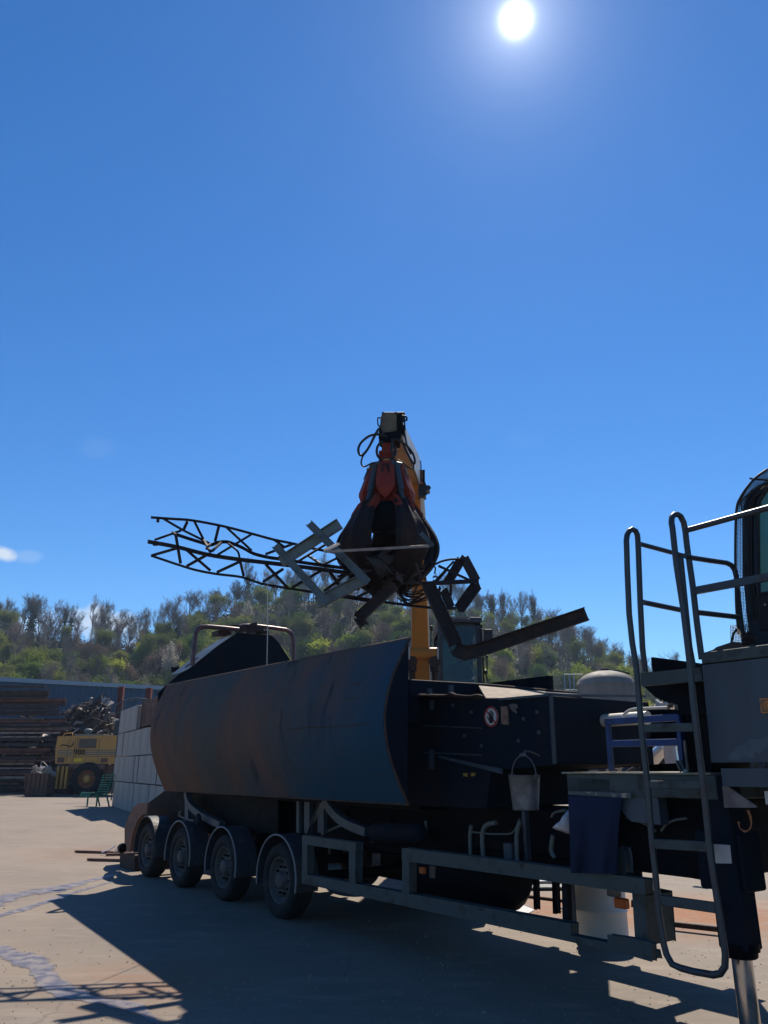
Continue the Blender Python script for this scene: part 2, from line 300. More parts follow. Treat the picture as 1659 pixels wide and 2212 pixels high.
# ================================================================== SETTING
def ground_material():
    m = bpy.data.materials.new('yard_concrete'); m.use_nodes = True; t = m.node_tree; b = t.nodes['Principled BSDF']; lk = t.links.new
    g = t.nodes.new('ShaderNodeTexCoord'); cur = None
    def noise(sc, det=8, stretch=None, seed=0):
        n = t.nodes.new('ShaderNodeTexNoise'); n.noise_dimensions = '4D'; n.inputs['W'].default_value = seed; n.inputs['Scale'].default_value = sc; n.inputs['Detail'].default_value = det; n.inputs['Roughness'].default_value = .6
        mp = t.nodes.new('ShaderNodeMapping'); mp.inputs['Scale'].default_value = stretch or (1, 1, 1); mp.inputs['Rotation'].default_value = (0, 0, -.35)
        lk(g.outputs['Object'], mp.inputs[0]); lk(mp.outputs[0], n.inputs['Vector']); return n.outputs[0]
    def rng(a, l, h):
        r = t.nodes.new('ShaderNodeMapRange'); r.inputs[1].default_value = l; r.inputs[2].default_value = h; lk(a, r.inputs[0]); return r.outputs[0]
    def mix(f, a, c):
        x = t.nodes.new('ShaderNodeMix'); x.data_type = 'RGBA'; lk(f, x.inputs[0])
        if isinstance(a, tuple): x.inputs[6].default_value = (*a, 1)
        else: lk(a, x.inputs[6])
        x.inputs[7].default_value = (*c, 1); return x.outputs[2]
    def mul(a, c):
        x = t.nodes.new('ShaderNodeMath'); x.operation = 'MULTIPLY'; lk(a, x.inputs[0])
        if isinstance(c, float): x.inputs[1].default_value = c
        else: lk(c, x.inputs[1])
        return x.outputs[0]
    cur = mix(rng(noise(.45), .38, .62), (.20, .155, .117), (.145, .118, .094))
    cur = mix(mul(rng(noise(1.6, 8, (1, 3, 1), 3), .52, .68), .6), cur, (.245, .205, .165))
    cur = mix(mul(rng(noise(2.2, 9, (1, 4, 1), 9), .58, .72), .55), cur, (.105, .09, .078))
    cur = mix(mul(rng(noise(60, 3, None, 2), .56, .70), .45), cur, (.08, .072, .065))
    cur = mix(mul(rng(noise(75, 3, None, 7), .60, .72), .4), cur, (.36, .33, .29))
    # rust stains: round the drum and behind the trailer, and a faint one in the foreground
    for (c, rad, st) in ((gp(1500, 1975), 2.0, 1.0), (gp(1230, 1965), 1.5, .8), (gp(330, 2120), 1.1, .4), (gp(250, 1840), 2.2, .35)):
        vs = t.nodes.new('ShaderNodeVectorMath'); vs.operation = 'DISTANCE'; lk(g.outputs['Object'], vs.inputs[0]); vs.inputs[1].default_value = c
        r = t.nodes.new('ShaderNodeMapRange'); r.inputs[1].default_value = rad; r.inputs[2].default_value = rad * .2; lk(vs.outputs['Value'], r.inputs[0])
        cur = mix(mul(mul(r.outputs[0], st), rng(noise(2.6, 8, (1, 2, 1), 12), .34, .50)), cur, (.21, .072, .012))
    vo = t.nodes.new('ShaderNodeTexVoronoi'); vo.feature = 'DISTANCE_TO_EDGE'; vo.inputs['Scale'].default_value = .32
    dn = t.nodes.new('ShaderNodeMix'); dn.data_type = 'RGBA'; dn.inputs[0].default_value = .25; lk(g.outputs['Object'], dn.inputs[6])
    nc = t.nodes.new('ShaderNodeTexNoise'); nc.inputs['Scale'].default_value = 1.5; nc.inputs['Detail'].default_value = 6; lk(g.outputs['Object'], nc.inputs['Vector']); lk(nc.outputs[1], dn.inputs[7])
    lk(dn.outputs[2], vo.inputs['Vector']); r = t.nodes.new('ShaderNodeMapRange'); r.inputs[1].default_value = .003; r.inputs[2].default_value = .0; lk(vo.outputs[0], r.inputs[0])
    cur = mix(mul(mul(r.outputs[0], .55), rng(noise(.8, 4, None, 4), .45, .6)), cur, (.09, .075, .065))
    lk(cur, b.inputs['Base Color']); b.inputs['Roughness'].default_value = .82
    bp = t.nodes.new('ShaderNodeBump'); bp.inputs['Strength'].default_value = .55; bp.inputs['Distance'].default_value = .01; lk(noise(110, 4, None, 1), bp.inputs['Height']); lk(bp.outputs[0], b.inputs['Normal'])
    return m
gm = MB(); gx = [-440, -300, -60, -20, 0, 20, 60, 300, 440]; gy = [-60, 0, 20, 60, 140, 250, 400]
gm.add([(x, y, 0) for y in gy for x in gx], [(j * 9 + i, j * 9 + i + 1, (j + 1) * 9 + i + 1, (j + 1) * 9 + i) for j in range(6) for i in range(8)])
ground = gm.build('ground', ground_material()); setp(ground, kind='structure', label='dusty tan concrete yard floor with stains and cracks')

# wet streaks lying on the yard
mw = bpy.data.materials.new('wet_concrete_film'); mw.use_nodes = True; t = mw.node_tree; b = t.nodes['Principled BSDF']
n = t.nodes.new('ShaderNodeTexNoise'); n.inputs['Scale'].default_value = 9; n.inputs['Detail'].default_value = 8; g = t.nodes.new('ShaderNodeTexCoord'); t.links.new(g.outputs['Object'], n.inputs['Vector'])
cr = t.nodes.new('ShaderNodeValToRGB'); cr.color_ramp.elements[0].position = .4; cr.color_ramp.elements[0].color = (.155, .14, .165, 1); cr.color_ramp.elements[1].position = .64; cr.color_ramp.elements[1].color = (.20, .175, .17, 1)
t.links.new(n.outputs[0], cr.inputs[0]); t.links.new(cr.outputs[0], b.inputs['Base Color'])
r = t.nodes.new('ShaderNodeMapRange'); r.inputs[1].default_value = .4; r.inputs[2].default_value = .62; r.inputs[3].default_value = .28; r.inputs[4].default_value = .6; t.links.new(n.outputs[0], r.inputs[0]); t.links.new(r.outputs[0], b.inputs['Roughness'])
n2 = t.nodes.new('ShaderNodeTexNoise'); n2.inputs['Scale'].default_value = 70; t.links.new(g.outputs['Object'], n2.inputs['Vector'])
bp = t.nodes.new('ShaderNodeBump'); bp.inputs['Strength'].default_value = .5; bp.inputs['Distance'].default_value = .01; t.links.new(n2.outputs[0], bp.inputs['Height']); t.links.new(bp.outputs[0], b.inputs['Normal'])
def streak(path, wid, name, seed):
    rnd = random.Random(seed); P = smooth_path([gp(x, y, .004) for x, y in path], 30); Lf = []; Rt = []; ph = rnd.random() * 9
    ws = smooth_path([V((w, 0, 0)) for w in wid], 30)
    for i, p in enumerate(P):
        d = (P[min(i + 1, len(P) - 1)] - P[max(i - 1, 0)]).normalized(); nn = V((-d.y, d.x, 0)); wv = max(.01, ws[min(i, len(ws) - 1)].x)
        Lf.append(p + nn * wv * (.5 + .12 * math.sin(i * .11 + ph) + .05 * math.sin(i * .33 + ph * 3) + .01 * math.sin(i * 1.3 + ph))); Rt.append(p - nn * wv * (.5 + .12 * math.sin(i * .09 + ph * 2) + .05 * math.sin(i * .31 + ph) + .01 * math.sin(i * 1.1 + ph * 5)))
    m = MB(); k = len(P); Lf = [p + (p - c) * .7 for p, c in zip(Lf, P)]; Rt = [p + (p - c) * .7 for p, c in zip(Rt, P)]
    m.add(Lf + P + Rt, [(i, i + 1, k + i + 1, k + i) for i in range(k - 1)] + [(k + i, k + i + 1, 2 * k + i + 1, 2 * k + i) for i in range(k - 1)])
    o = m.build(name, mw); setp(o, kind='structure'); uv = o.data.uv_layers.new(name='across')
    for lp_ in o.data.loops: vi_ = lp_.vertex_index; e_ = min(1, (vi_ % k) / 6, (k - 1 - vi_ % k) / 6); uv.data[lp_.index].uv = (0, e_ if k <= vi_ < 2 * k else 0)
    return o
uvn = mw.node_tree.nodes.new('ShaderNodeUVMap'); uvn.uv_map = 'across'; sx_ = mw.node_tree.nodes.new('ShaderNodeSeparateXYZ'); mw.node_tree.links.new(uvn.outputs[0], sx_.inputs[0])
nn_ = mw.node_tree.nodes.new('ShaderNodeTexNoise'); nn_.inputs['Scale'].default_value = 2.6; nn_.inputs['Detail'].default_value = 9; nn_.inputs['Roughness'].default_value = .7; mw.node_tree.links.new(g.outputs['Object'], nn_.inputs['Vector'])
ad_ = mw.node_tree.nodes.new('ShaderNodeMath'); ad_.operation = 'MULTIPLY_ADD'; ad_.inputs[1].default_value = 1.6; mw.node_tree.links.new(nn_.outputs[0], ad_.inputs[0]); mw.node_tree.links.new(sx_.outputs[1], ad_.inputs[2])
mr_ = mw.node_tree.nodes.new('ShaderNodeMapRange'); mr_.inputs[1].default_value = 1.16; mr_.inputs[2].default_value = 1.32; mr_.inputs[4].default_value = .85; mw.node_tree.links.new(ad_.outputs[0], mr_.inputs[0]); mw.node_tree.links.new(mr_.outputs[0], b.inputs['Alpha'])
streak([(-60, 1965), (40, 1932), (110, 1922), (180, 1905), (262, 1886)], [.5, .5, .42, .3, .1], 'wet_streak', 1)
streak([(-40, 1990), (60, 1960), (170, 1925), (250, 1902)], [.12, .16, .12, .05], 'wet_streak', 5)
streak([(-60, 2040), (20, 2058), (75, 2085), (110, 2120), (165, 2150), (240, 2165), (300, 2180), (345, 2215)], [.30, .30, .26, .22, .2, .16, .14, .05], 'wet_streak', 2)

# hillside
RX = [(-900, 1360), (-500, 1360), (-200, 1366), (0, 1370), (100, 1386), (200, 1398), (260, 1400), (330, 1382), (400, 1352), (480, 1322), (560, 1304), (700, 1296), (850, 1308), (950, 1333), (1040, 1350), (1120, 1366), (1200, 1384), (1260, 1414), (1320, 1446), (1400, 1490), (1480, 1520), (1600, 1555), (1800, 1575), (2200, 1600), (2700, 1615)]
def ridge_y(px):
    for (a, b), (c, d) in zip(RX, RX[1:]):
        if a <= px <= c: return b + (d - b) * (px - a) / (c - a)
    return RX[0][1] if px < RX[0][0] else RX[-1][1]
Y0, Y1 = 135.0, 235.0
def hill_z(px, Y):
    zr = dp(px, ridge_y(px), Y1).z; k = (Y - Y0) / (Y1 - Y0)
    if k <= 0: return 0.0
    if k > 1: return zr - (k - 1) * 14
    return zr * (k ** .85) + 2.2 * math.sin(px * .013 + Y * .05) * min(1, 4 * k * (1 - k))
hm = MB(); hx = list(range(-900, 2701, 40)); hy = [Y0 - 3] + [Y0 + (Y1 - Y0) * i / 14 for i in range(15)] + [Y1 + 25, Y1 + 80]
for Y in hy:
    for px in hx:
        hm.v.append(V(((px - 829.5) / 1745 * Y, Y, hill_z(px, Y) - (.05 if Y < Y0 else 0) + (random.uniform(-.5, .5) if Y > Y0 + 2 else 0))))
nx = len(hx)
for j in range(len(hy) - 1):
    for i in range(nx - 1): hm.f.append([j * nx + i, j * nx + i + 1, (j + 1) * nx + i + 1, (j + 1) * nx + i]); hm.sm.append(True)
setp(hm.build('hill', M['soil']), kind='structure', label='steep wooded hillside behind the yard')

# ------------------------------------------------------------------ trees
def tree_skel(rnd, H, spread, levels, nb, r0, lean=0):
    segs = []
    def grow(p, d, ln, r, lv):
        k = 4; pts = [p]; rs = [r]
        for i in range(k):
            d = (d + V((rnd.uniform(-1, 1), rnd.uniform(-1, 1), rnd.uniform(-.2, .5))) * (.10 + .07 * lv)).normalized()
            p = p + d * ln / k; pts.append(p); rs.append(r * (1 - .65 * (i + 1) / k))
        segs.append((pts, rs, lv))
        if lv >= levels: return
        for j in range(nb[lv]):
            t = rnd.uniform(.3 if lv == 0 else .2, 1.0); i = min(int(t * k), k - 1); q = pts[i].lerp(pts[i + 1], t * k - i)
            a = rnd.uniform(0, 6.283); el = rnd.uniform(.35, 1.0) if lv else rnd.uniform(.6, 1.3)
            dd = (V((math.cos(a), math.sin(a), 0)) * spread + V((0, 0, el)) + d * .5).normalized()
            grow(q, dd, ln * rnd.uniform(.42, .62) * (1.05 if lv else (1.25 - .55 * t)), rs[i] * .55, lv + 1)
    grow(V((0, 0, -.4)), V((lean, 0, 1)).normalized(), H * .72, r0, 0)
    return segs
def cards(m, pts, size, rnd, per, jit):
    for p in pts:
        for _ in range(per):
            c = p + V((rnd.gauss(0, jit), rnd.gauss(0, jit), rnd.gauss(0, jit * .8))); a = V((rnd.gauss(0, 1), rnd.gauss(0, 1), rnd.gauss(0, 1))).normalized() * size * rnd.uniform(.6, 1.3)
            b = a.orthogonal().normalized() * size * rnd.uniform(.35, .8); m.add([c - a, c + b, c + a, c - b], [(0, 1, 2, 3)])
PROTO = {}
def make_tree(key, name, seed, H, spread, nb, r0, leaf=None, per=0, size=.3, jit=.4, bark='bark', ivy=False, twig=True, squash=1.0):
    rnd = random.Random(seed); root = bpy.data.objects.new(name, None); ORG[root] = V((0, 0, 0))
    segs = tree_skel(rnd, H, spread, 3, nb, r0); tm = MB(); cm_ = MB(); ends = []
    for pts, rs, lv in segs:
        if lv <= 1: tm.tube(pts, rs, 5 if lv == 0 else 4, False)
        else: cm_.tube(pts, [max(.022, a) for a in rs], 3, False)
        if lv >= 2: ends += [pts[2], pts[-1]]
    if leaf is None:
        for pts, rs, lv in segs:
            if lv < 2: continue
            for p in pts[1:]:
                for _ in range(3):
                    d = V((rnd.gauss(0, 1), rnd.gauss(0, 1), abs(rnd.gauss(.5, .8)))).normalized() * rnd.uniform(.4, 1.1); b = d.orthogonal().normalized() * .013
                    cm_.add([p - b, p + b, p + d], [(0, 1, 2)])
    tr = tm.build('trunk', M[bark]); 
    cr = cm_.build('crown', M[bark]) if leaf is None else None
    if leaf:
        br = cm_.build('limbs', M[bark]); lm = MB(); cards(lm, ends, size, rnd, per, jit); cr = lm.build('crown', M[leaf])
    kids = [tr, cr] + ([br] if leaf else [])
    if ivy:
        im = MB(); p0 = segs[0][0]
        pts = [p0[i].lerp(p0[i + 1], k / 14) for i in range(4) for k in range(14)]
        for s_ in segs[1:5]:
            if s_[2] == 1: pts += [s_[0][0].lerp(s_[0][2], k / 12) for k in range(12)]
        for p in pts:
            cards(im, [p], .28, rnd, 9, .55 if p.z < H * .55 else .38)
        kids.append(im.build('ivy', M['l_ivy']))
    for k in kids: COL.objects.unlink(k); k.parent = root
    PROTO[key] = (root, kids)
def put_tree(key, loc, sc, rz, label, group, cat='tree', rx=(1, 1)):
    root, kids = PROTO[key]; r = root.copy(); COL.objects.link(r); r.location = loc; r.scale = (sc * rx[0], sc * rx[0], sc * rx[1]); r.rotation_euler = (0, 0, rz)
    setp(r, label, cat, group)
    for k in kids: c = k.copy(); COL.objects.link(c); c.parent = r
    return r
for i in range(4): make_tree('bare%d' % i, 'bare_tree', 11 + i, 11 + i * .6, .75 + .15 * (i % 2), (9, 6, 4), .22)
for i in range(2): make_tree('slim%d' % i, 'bare_tree', 31 + i, 12, .35, (9, 4, 3), .15, bark='barkpale')
for i in range(2): make_tree('ivy%d' % i, 'ivy_clad_tree', 41 + i, 11, .6, (7, 5, 4), .25, ivy=True)
for i in range(2): make_tree('yg%d' % i, 'leafing_tree', 51 + i, 8.5, .85, (11, 5, 2), .18, 'l_yg', 11, .20, .62)
for i in range(2): make_tree('ol%d' % i, 'leafing_tree', 61 + i, 9.5, .8, (11, 5, 2), .2, 'l_ol', 11, .17, .62)
make_tree('gr0', 'leafing_tree', 71, 9, .8, (11, 5, 2), .2, 'l_gr', 11, .2, .62)
make_tree('pale0', 'blossom_tree', 81, 8.5, .55, (12, 5, 2), .16, 'l_pale', 6, .14, .45, bark='barkpale')
make_tree('brown0', 'budding_tree', 91, 10, .7, (12, 5, 3), .2, 'l_brown', 5, .13, .5)
make_tree('brown1', 'budding_tree', 92, 10, .55, (12, 5, 3), .2, 'l_brown', 5, .13, .5)
LB = {'bare': ('bare grey-brown tree with open twigs on the wooded hillside', 'bare trees on the hillside'),
      'slim': ('slim bare pale-barked tree on the wooded hillside', 'slim bare trees on the hillside'),
      'ivy': ('bare tree on the ridge with its trunk wrapped in dark ivy', 'ivy-clad trees along the ridge'),
      'yg': ('yellow-green leafing tree low on the wooded hillside', 'yellow-green trees on the hillside'),
      'ol': ('olive tree in thin young leaf on the wooded hillside', 'olive-green trees on the hillside'),
      'gr': ('darker green leafy tree on the wooded hillside', 'dark green trees on the hillside'),
      'brown': ('brownish budding tree on the wooded hillside', 'brown budding trees on the hillside')}
rnd = random.Random(5); NT = 0
def hillpos(px, k): Y = Y0 + (Y1 - Y0) * k; return V(((px - 829.5) / 1745 * Y, Y, hill_z(px, Y) - .3))
rows = [(.02, 46), (.09, 44), (.17, 44), (.26, 44), (.35, 46), (.44, 46), (.53, 46), (.62, 46), (.71, 46), (.80, 48), (.89, 52), (.98, 74)]
for ri, (k, cnt) in enumerate(rows):
    for i in range(cnt):
        px = -70 + (1560 + 60) * (i + rnd.uniform(.15, .85)) / cnt; kk = min(1.0, max(.0, k + rnd.uniform(-.05, .05)))
        if ri >= 11: ky = rnd.choices(['bare', 'slim', 'ivy', 'brown'], [6, 5, 2.2, .6])[0]
        elif ri >= 7: ky = rnd.choices(['bare', 'slim', 'ol', 'brown', 'gr', 'yg'], [2, 4, 4, 2.5, 1.5, 1])[0]
        elif ri >= 3: ky = rnd.choices(['bare', 'slim', 'ol', 'brown', 'gr', 'yg'], [1, 2, 5, 2, 2, 2.6])[0]
        else: ky = rnd.choices(['ol', 'yg', 'gr', 'brown'], [3, 4, 3, 1])[0]
        if ri >= 7 and ky == 'bare' and rnd.random() < .1: ky = 'ivy'
        nv = sum(1 for q in PROTO if q[:-1] == ky)
        sc = rnd.uniform(.68, 1.02) * (1.12 if ri >= 11 else .95); 
        put_tree('%s%d' % (ky, rnd.randrange(nv)), hillpos(px, kk), sc, rnd.uniform(0, 6.28), LB[ky][0], LB[ky][1], rx=(rnd.uniform(.9, 1.2), rnd.uniform(.85, 1.15))); NT += 1
for px, k, sc, lab in ((228, .30, .85, 'pale blossoming tree, leftmost of the pale ones on the hillside above the blue hall'), (345, .34, 1.05, 'tall pale blossoming tree left of the roll hoop of the trailer'), (300, .22, .8, 'small pale blossoming tree low left of the trailer'), (515, .66, 1.05, 'narrow pale blossoming tree high above the roll hoop of the trailer'), (835, .2, .45, 'tiny pale leafless bush under the hanging rusty channel')):
    put_tree('pale0', hillpos(px, k), sc, px, lab, None, rx=(.75, 1.15))
put_tree('yg0', hillpos(735, .42), 1.0, 1, 'round yellow-green tree standing alone below the held steel sections', None, rx=(1.25, .85))
put_tree('yg1', hillpos(790, .22), .95, 2, 'broad pale green tree under the bent rusty channel hanging from the grab', None, rx=(1.2, .9))
put_tree('yg1', V((-2.9 * 1.6, 46, -.2)), .50, 2, 'bright leafy bush showing over the trailer flap beside the roll hoop', None, 'bush', rx=(1.3, 1.0))
for px, sc_, w_, lab in ((1046, .80, .8, 'ivy-wrapped tree, leftmost of the dark ones on the ridge right of the hanging cage'), (1074, .85, 1.3, 'broad dark ivy-clad tree, second of those on the ridge right of the hanging cage'), (1104, .95, .8, 'ivy-clad tree with a forked bare top on the ridge above the handler cab mirror'), (1170, 1.05, .8, 'tall thin ivy-clad tree standing alone on the ridge above the bent beam'), (515, 1.1, .8, 'dark ivy-clad tree on the hilltop just under the lattice girder'), (20, .95, 1.2, 'broad ivy-clad tree at the far left end of the ridge'), (185, 1.0, .8, 'ivy-clad tree on the ridge over the small white cloud')):
    put_tree('ivy%d' % (px % 2), hillpos(px, 1.0), sc_ * 1.15, px, lab, None, rx=(w_, 1.1))
# undergrowth: countless low shrubs and brambles between the trunks
um = MB(); rnd = random.Random(9)
for _ in range(26000):
    px = rnd.uniform(-150, 1750); k = rnd.uniform(0, 1) ; p = hillpos(px, k) + V((rnd.gauss(0, 1), 0, rnd.uniform(.2, 1.8))); cards(um, [p], .42, rnd, 2, .7)
setp(um.build('undergrowth', M['l_und']), 'scrubby undergrowth between the hillside trees', 'undergrowth', None, 'stuff')

# ================================================================== BACKGROUND YARD
# dark blue hall behind the scrap
a = dp(-260, 1456, 66); bq = dp(430, 1492, 84)
hall = thing('warehouse', 'long dark blue clad hall behind the scrap piles at the left', 'building', (a.x, a.y, 0))
d = (bq - a); d.z = 0; L_ = d.length; d.normalize(); nn = V((-d.y, d.x, 0))
za, zb = a.z, bq.z; m = MB()
k = int(L_ / .5); fr = []
for i in range(k + 1):
    for o_ in ((0, 0), (.25, .0), (.28, .04), (.47, .04)):
        q = V((a.x, a.y, 0)) + d * (i * .5 + o_[0]) - nn * o_[1]; fr.append((q, za + (zb - za) * i / k))
for (p, zp), (q, zq) in zip(fr, fr[1:]): m.add([p, q, V((q.x, q.y, zq)), V((p.x, p.y, zp))], [(0, 1, 2, 3)])
m.build('wall', M['hall'], hall)
m = MB(); e0 = V((a.x, a.y, 0)); e1 = V((bq.x, bq.y, 0)); bk = nn * 30
m.add([e0 + UP * za, e1 + UP * zb, e1 + bk + UP * (zb + 1.5), e0 + bk + UP * (za + 1.5), e0 + bk, e1 + bk, e0, e1], [(0, 1, 2, 3), (3, 2, 5, 4), (0, 3, 4, 6), (1, 7, 5, 2)])
m.build('roof', M['hall'], hall)
m = MB(); m.bar(e0 - nn * .1 + UP * (za + .08), e1 - nn * .1 + UP * (zb + .08), .3, .38); m.build('gutter', M['hallcap'], hall)
for x, yt, lb in ((263, 1483, 'left of the two red oxide steel posts before the blue hall'), (323, 1486, 'right of the two red oxide steel posts before the blue hall')):
    p = dp(x, yt, 62); m = MB(); z = p.z
    m.prof((p.x, p.y, 0), (p.x, p.y, z), [(-.2, -.2), (.2, -.2), (.2, -.16), (.03, -.16), (.03, .16), (.2, .16), (.2, .2), (-.2, .2), (-.2, .16), (-.03, .16), (-.03, -.16), (-.2, -.16)], (0, 1, 0))
    m.solo('steel_post', M['post'], lb, 'post')
m = MB(); m.tube(smooth_path([dp(268, 1512, 61.8), dp(290, 1514, 61.8), dp(318, 1510, 61.8)]), .03, 4); m.tube([dp(323, 1510, 61.8), dp(350, 1512, 61.8)], .03, 4)
m.solo('cable', M['black'], 'slack cable strung between the two red steel posts', 'cable')

# stacked steel sections at the far left
rnd = random.Random(3); Ys = 56.0; zb_ = 0.0; row = 0
beam_m = [mat('stack_steel_%s' % nme, c, .7, .1, c2, 1.2) for nme, c, c2 in (('brown', (.17, .07, .05), (.075, .038, .03)), ('grey', (.16, .12, .11), (.09, .06, .055)), ('dark', (.04, .035, .04), (.08, .05, .045)), ('tan', (.34, .25, .21), (.2, .12, .09)))]
while zb_ < 7.1:
    h = rnd.uniform(.10, .24); far = zb_ / 7.2
    for col_ in range(2 if row % 2 else 3):
        endpx = rnd.uniform(60, 140) - 20 * (far < .45) * rnd.random() + (15 if .3 < far < .75 else 0)
        if far > .85: endpx = rnd.uniform(70, 90)
        Y = Ys + col_ * .6 - rnd.uniform(0, .5); x1 = (endpx - 829.5) / 1745 * Y; x0 = x1 - rnd.uniform(8, 12); tl = rnd.uniform(-.07, .07); hw = h * .45
        m = MB(); t_ = .035
        I = [(-hw, -h / 2), (hw, -h / 2), (hw, -h / 2 + t_), (.02, -h / 2 + t_), (.02, h / 2 - t_), (hw, h / 2 - t_), (hw, h / 2), (-hw, h / 2), (-hw, h / 2 - t_), (-.02, h / 2 - t_), (-.02, -h / 2 + t_), (-hw, -h / 2 + t_)]
        if rnd.random() < .35: m.abox(x0, x1, Y - hw, Y + hw, zb_, zb_ + h * .8)
        else: m.prof((x0, Y, zb_ + h / 2), (x1, Y, zb_ + h / 2 + tl), [(a_, b_) for a_, b_ in I], (0, 1, 0))
        m.solo('steel_beam', rnd.choices(beam_m, [4.5, 1.2, 6, .9])[0], 'long steel section lying in the tall stack at the far left', 'steel beam', 'steel sections in the stack at the left')
    zb_ += h + rnd.choice([.0, .05, .1, .16]); row += 1

# scrap heaps
def scrap(m, mp_, c, r, h, n, rnd, big=1.0, ypow=1.0):
    for _ in range(n):
        a_ = rnd.uniform(0, 6.283); q = rnd.random() ** .5; x, y = math.cos(a_) * q, math.sin(a_) * q
        z = h * (1 - q ** 1.6) * rnd.uniform(.88, 1.04); p = V(c) + V((x * r[0], y * r[1], z)); t_ = rnd.random(); tgt = mp_ if rnd.random() < .16 else m
        d = V((rnd.gauss(0, 1), rnd.gauss(0, .7), rnd.gauss(0, .55))).normalized()
        if t_ < .45: tgt.bar(p - d * rnd.uniform(.2, .7) * big, p + d * rnd.uniform(.2, .7) * big, .06 * big, .05 * big)
        elif t_ < .8:
            e = d.orthogonal().normalized() * rnd.uniform(.1, .35) * big; f = d * rnd.uniform(.2, .5) * big; w_ = d.cross(e).normalized() * .03; tgt.box(p, e, f, w_)
        else: tgt.tube(smooth_path([p - d * .4 * big, p + V((rnd.gauss(0, .2), 0, rnd.gauss(0, .2))), p + d * .4 * big], 3), .04 * big, 4)
def mound(m, c, r, h, rnd, n=20):
    vs = []; k = 8
    for i in range(k + 1):
        for j in range(n):
            q = 1 - i / k; a_ = 6.283 * j / n; jj = rnd.uniform(.9, 1.1)
            vs.append(V(c) + V((math.cos(a_) * q * r[0] * jj, math.sin(a_) * q * r[1] * jj, h * (1 - q ** 1.6) * rnd.uniform(.85, 1.0) - (.2 if i == 0 else 0))))
    m.add(vs, [(i * n + j, i * n + (j + 1) % n, (i + 1) * n + (j + 1) % n, (i + 1) * n + j) for i in range(k) for j in range(n)])
rnd = random.Random(21)
def heap(spots, nm, label, big):
    r0 = thing(nm, label, 'scrap heap', (spots[0][0][0], spots[0][0][1], 0)); r0['kind'] = 'stuff'; m, mp_ = MB(), MB()
    for c, r_, h, n in spots: mound(m, c, r_, h * .97, rnd); scrap(m, mp_, c, r_, h, n, rnd, big)
    m.build('dark_scrap', M['scrap1'], r0)['kind'] = 'stuff'; mp_.build('pale_scrap', M['scrap2'], r0)['kind'] = 'stuff'
q = dp(212, 1502, 58); heap([((q.x, 58, 0), (3.0, 3, 0), q.z, 900), ((dp(255, 1, 58).x, 60, 0), (3.2, 2.5, 0), 5.6, 400), ((dp(160, 1, 58).x, 57, 0), (3.0, 2.5, 0), 5.2, 600), ((dp(330, 1, 58).x, 60, 0), (3.2, 2.5, 0), 6, 300)], 'scrap_heap', 'big tangled heap of dark scrap metal behind the yellow loader', 1.0)
heap([((12.3, 30, 0), (5, 3.5, 0), 4.9, 1300), ((18, 34, 0), (6, 4, 0), 4.0, 500)], 'scrap_heap', 'heap of shiny scrap glimpsed through the trailer behind the ladder', .8)

# ---- yellow wheel loader (rear part seen beyond the concrete wall)
LYd = 52.0
def lp(x, y, Y=LYd): return dp(x, y, Y)
gx0 = lp(120, 1658).x; ld = thing('wheel_loader', 'old yellow wheel loader parked by the scrap heap, its rear behind the concrete wall', 'wheel loader', (lp(190, 1700).x, LYd + 1.2, 0))
X = lambda px: (px - 829.5) / 1745 * LYd
Z = lambda py: dp(829.5, py, LYd).z
m = MB(); pts = [lp(126, 1592), lp(240, 1590), lp(300, 1590), lp(300, 1648), lp(121, 1648), lp(121, 1622)]
m.prism(pts, (0, 2.4, 0)); m.build('engine_hood', M['loader'], ld, .05)
m = MB(); m.abox(X(150), X(215), LYd + .3, LYd + 2.0, Z(1590), Z(1585)); m.tube([(X(171), LYd + 1, Z(1590)), (X(171), LYd + 1, Z(1578))], .13, 8); m.ball((X(171), LYd + 1, Z(1577)), .3, 8, (1, 1, .5)); m.build('exhaust_deck', M['loaderstripe'], ld)
m = MB(); m.abox(X(166.5), X(204), LYd - .05, LYd, Z(1616), Z(1596)); [m.abox(X(167), X(203), LYd - .07, LYd - .05, Z(1597 + i * 1.9), Z(1597.8 + i * 1.9)) for i in range(10)]; m.build('grille', M['grille'], ld)
m = MB(); [m.abox(X(x) - .012, X(x) + .012, LYd - .02, LYd, Z(1645), Z(1594)) for x in (144, 158, 163, 211)]; m.abox(X(121), X(300), LYd - .02, LYd, Z(1634.5), Z(1633.8)); m.build('panel_seam', M['grille'], ld)
m = MB()
for y in (1621, 1625.5, 1630): m.abox(X(182), X(300), LYd - .025, LYd, Z(y + 1), Z(y - 1)); m.abox(X(123), X(156), LYd - .026, LYd, Z(y + 1), Z(y - 1))
m.build('stripe', M['loaderstripe'], ld)
text_mesh('988', .50, (X(157.3), LYd - .04, Z(1630.5)), (1, 0, 0), (0, 0, 1), .01, M['signblack'], 'number', ld)
m = MB(); m.abox(X(160), X(178), LYd - .03, LYd, Z(1645), Z(1638.5)); m.build('decal', mat('bright_yellow_decal', (.65, .45, .02), .5), ld)
m = MB(); m.tube(smooth_path([(X(x), LYd - .08, Z(y)) for x, y in ((127, 1612), (133, 1609), (142, 1611), (150, 1613), (154, 1608), (155, 1603))], 4), .03, 5); m.build('hose', M['black'], ld)
m = MB(); m.tube([(X(128), LYd + .1, Z(1591)), (X(132), LYd + .1, Z(1584)), (X(148), LYd + .1, Z(1583)), (X(150), LYd + .1, Z(1591))], .03, 5); m.build('hand_rail', M['loader'], ld)
m = MB(); m.abox(X(218), X(232), LYd - .03, LYd, Z(1647), Z(1638)); m.abox(X(124), X(139), LYd - .03, LYd, Z(1647), Z(1636)); m.build('vent', M['rustbox'], ld)
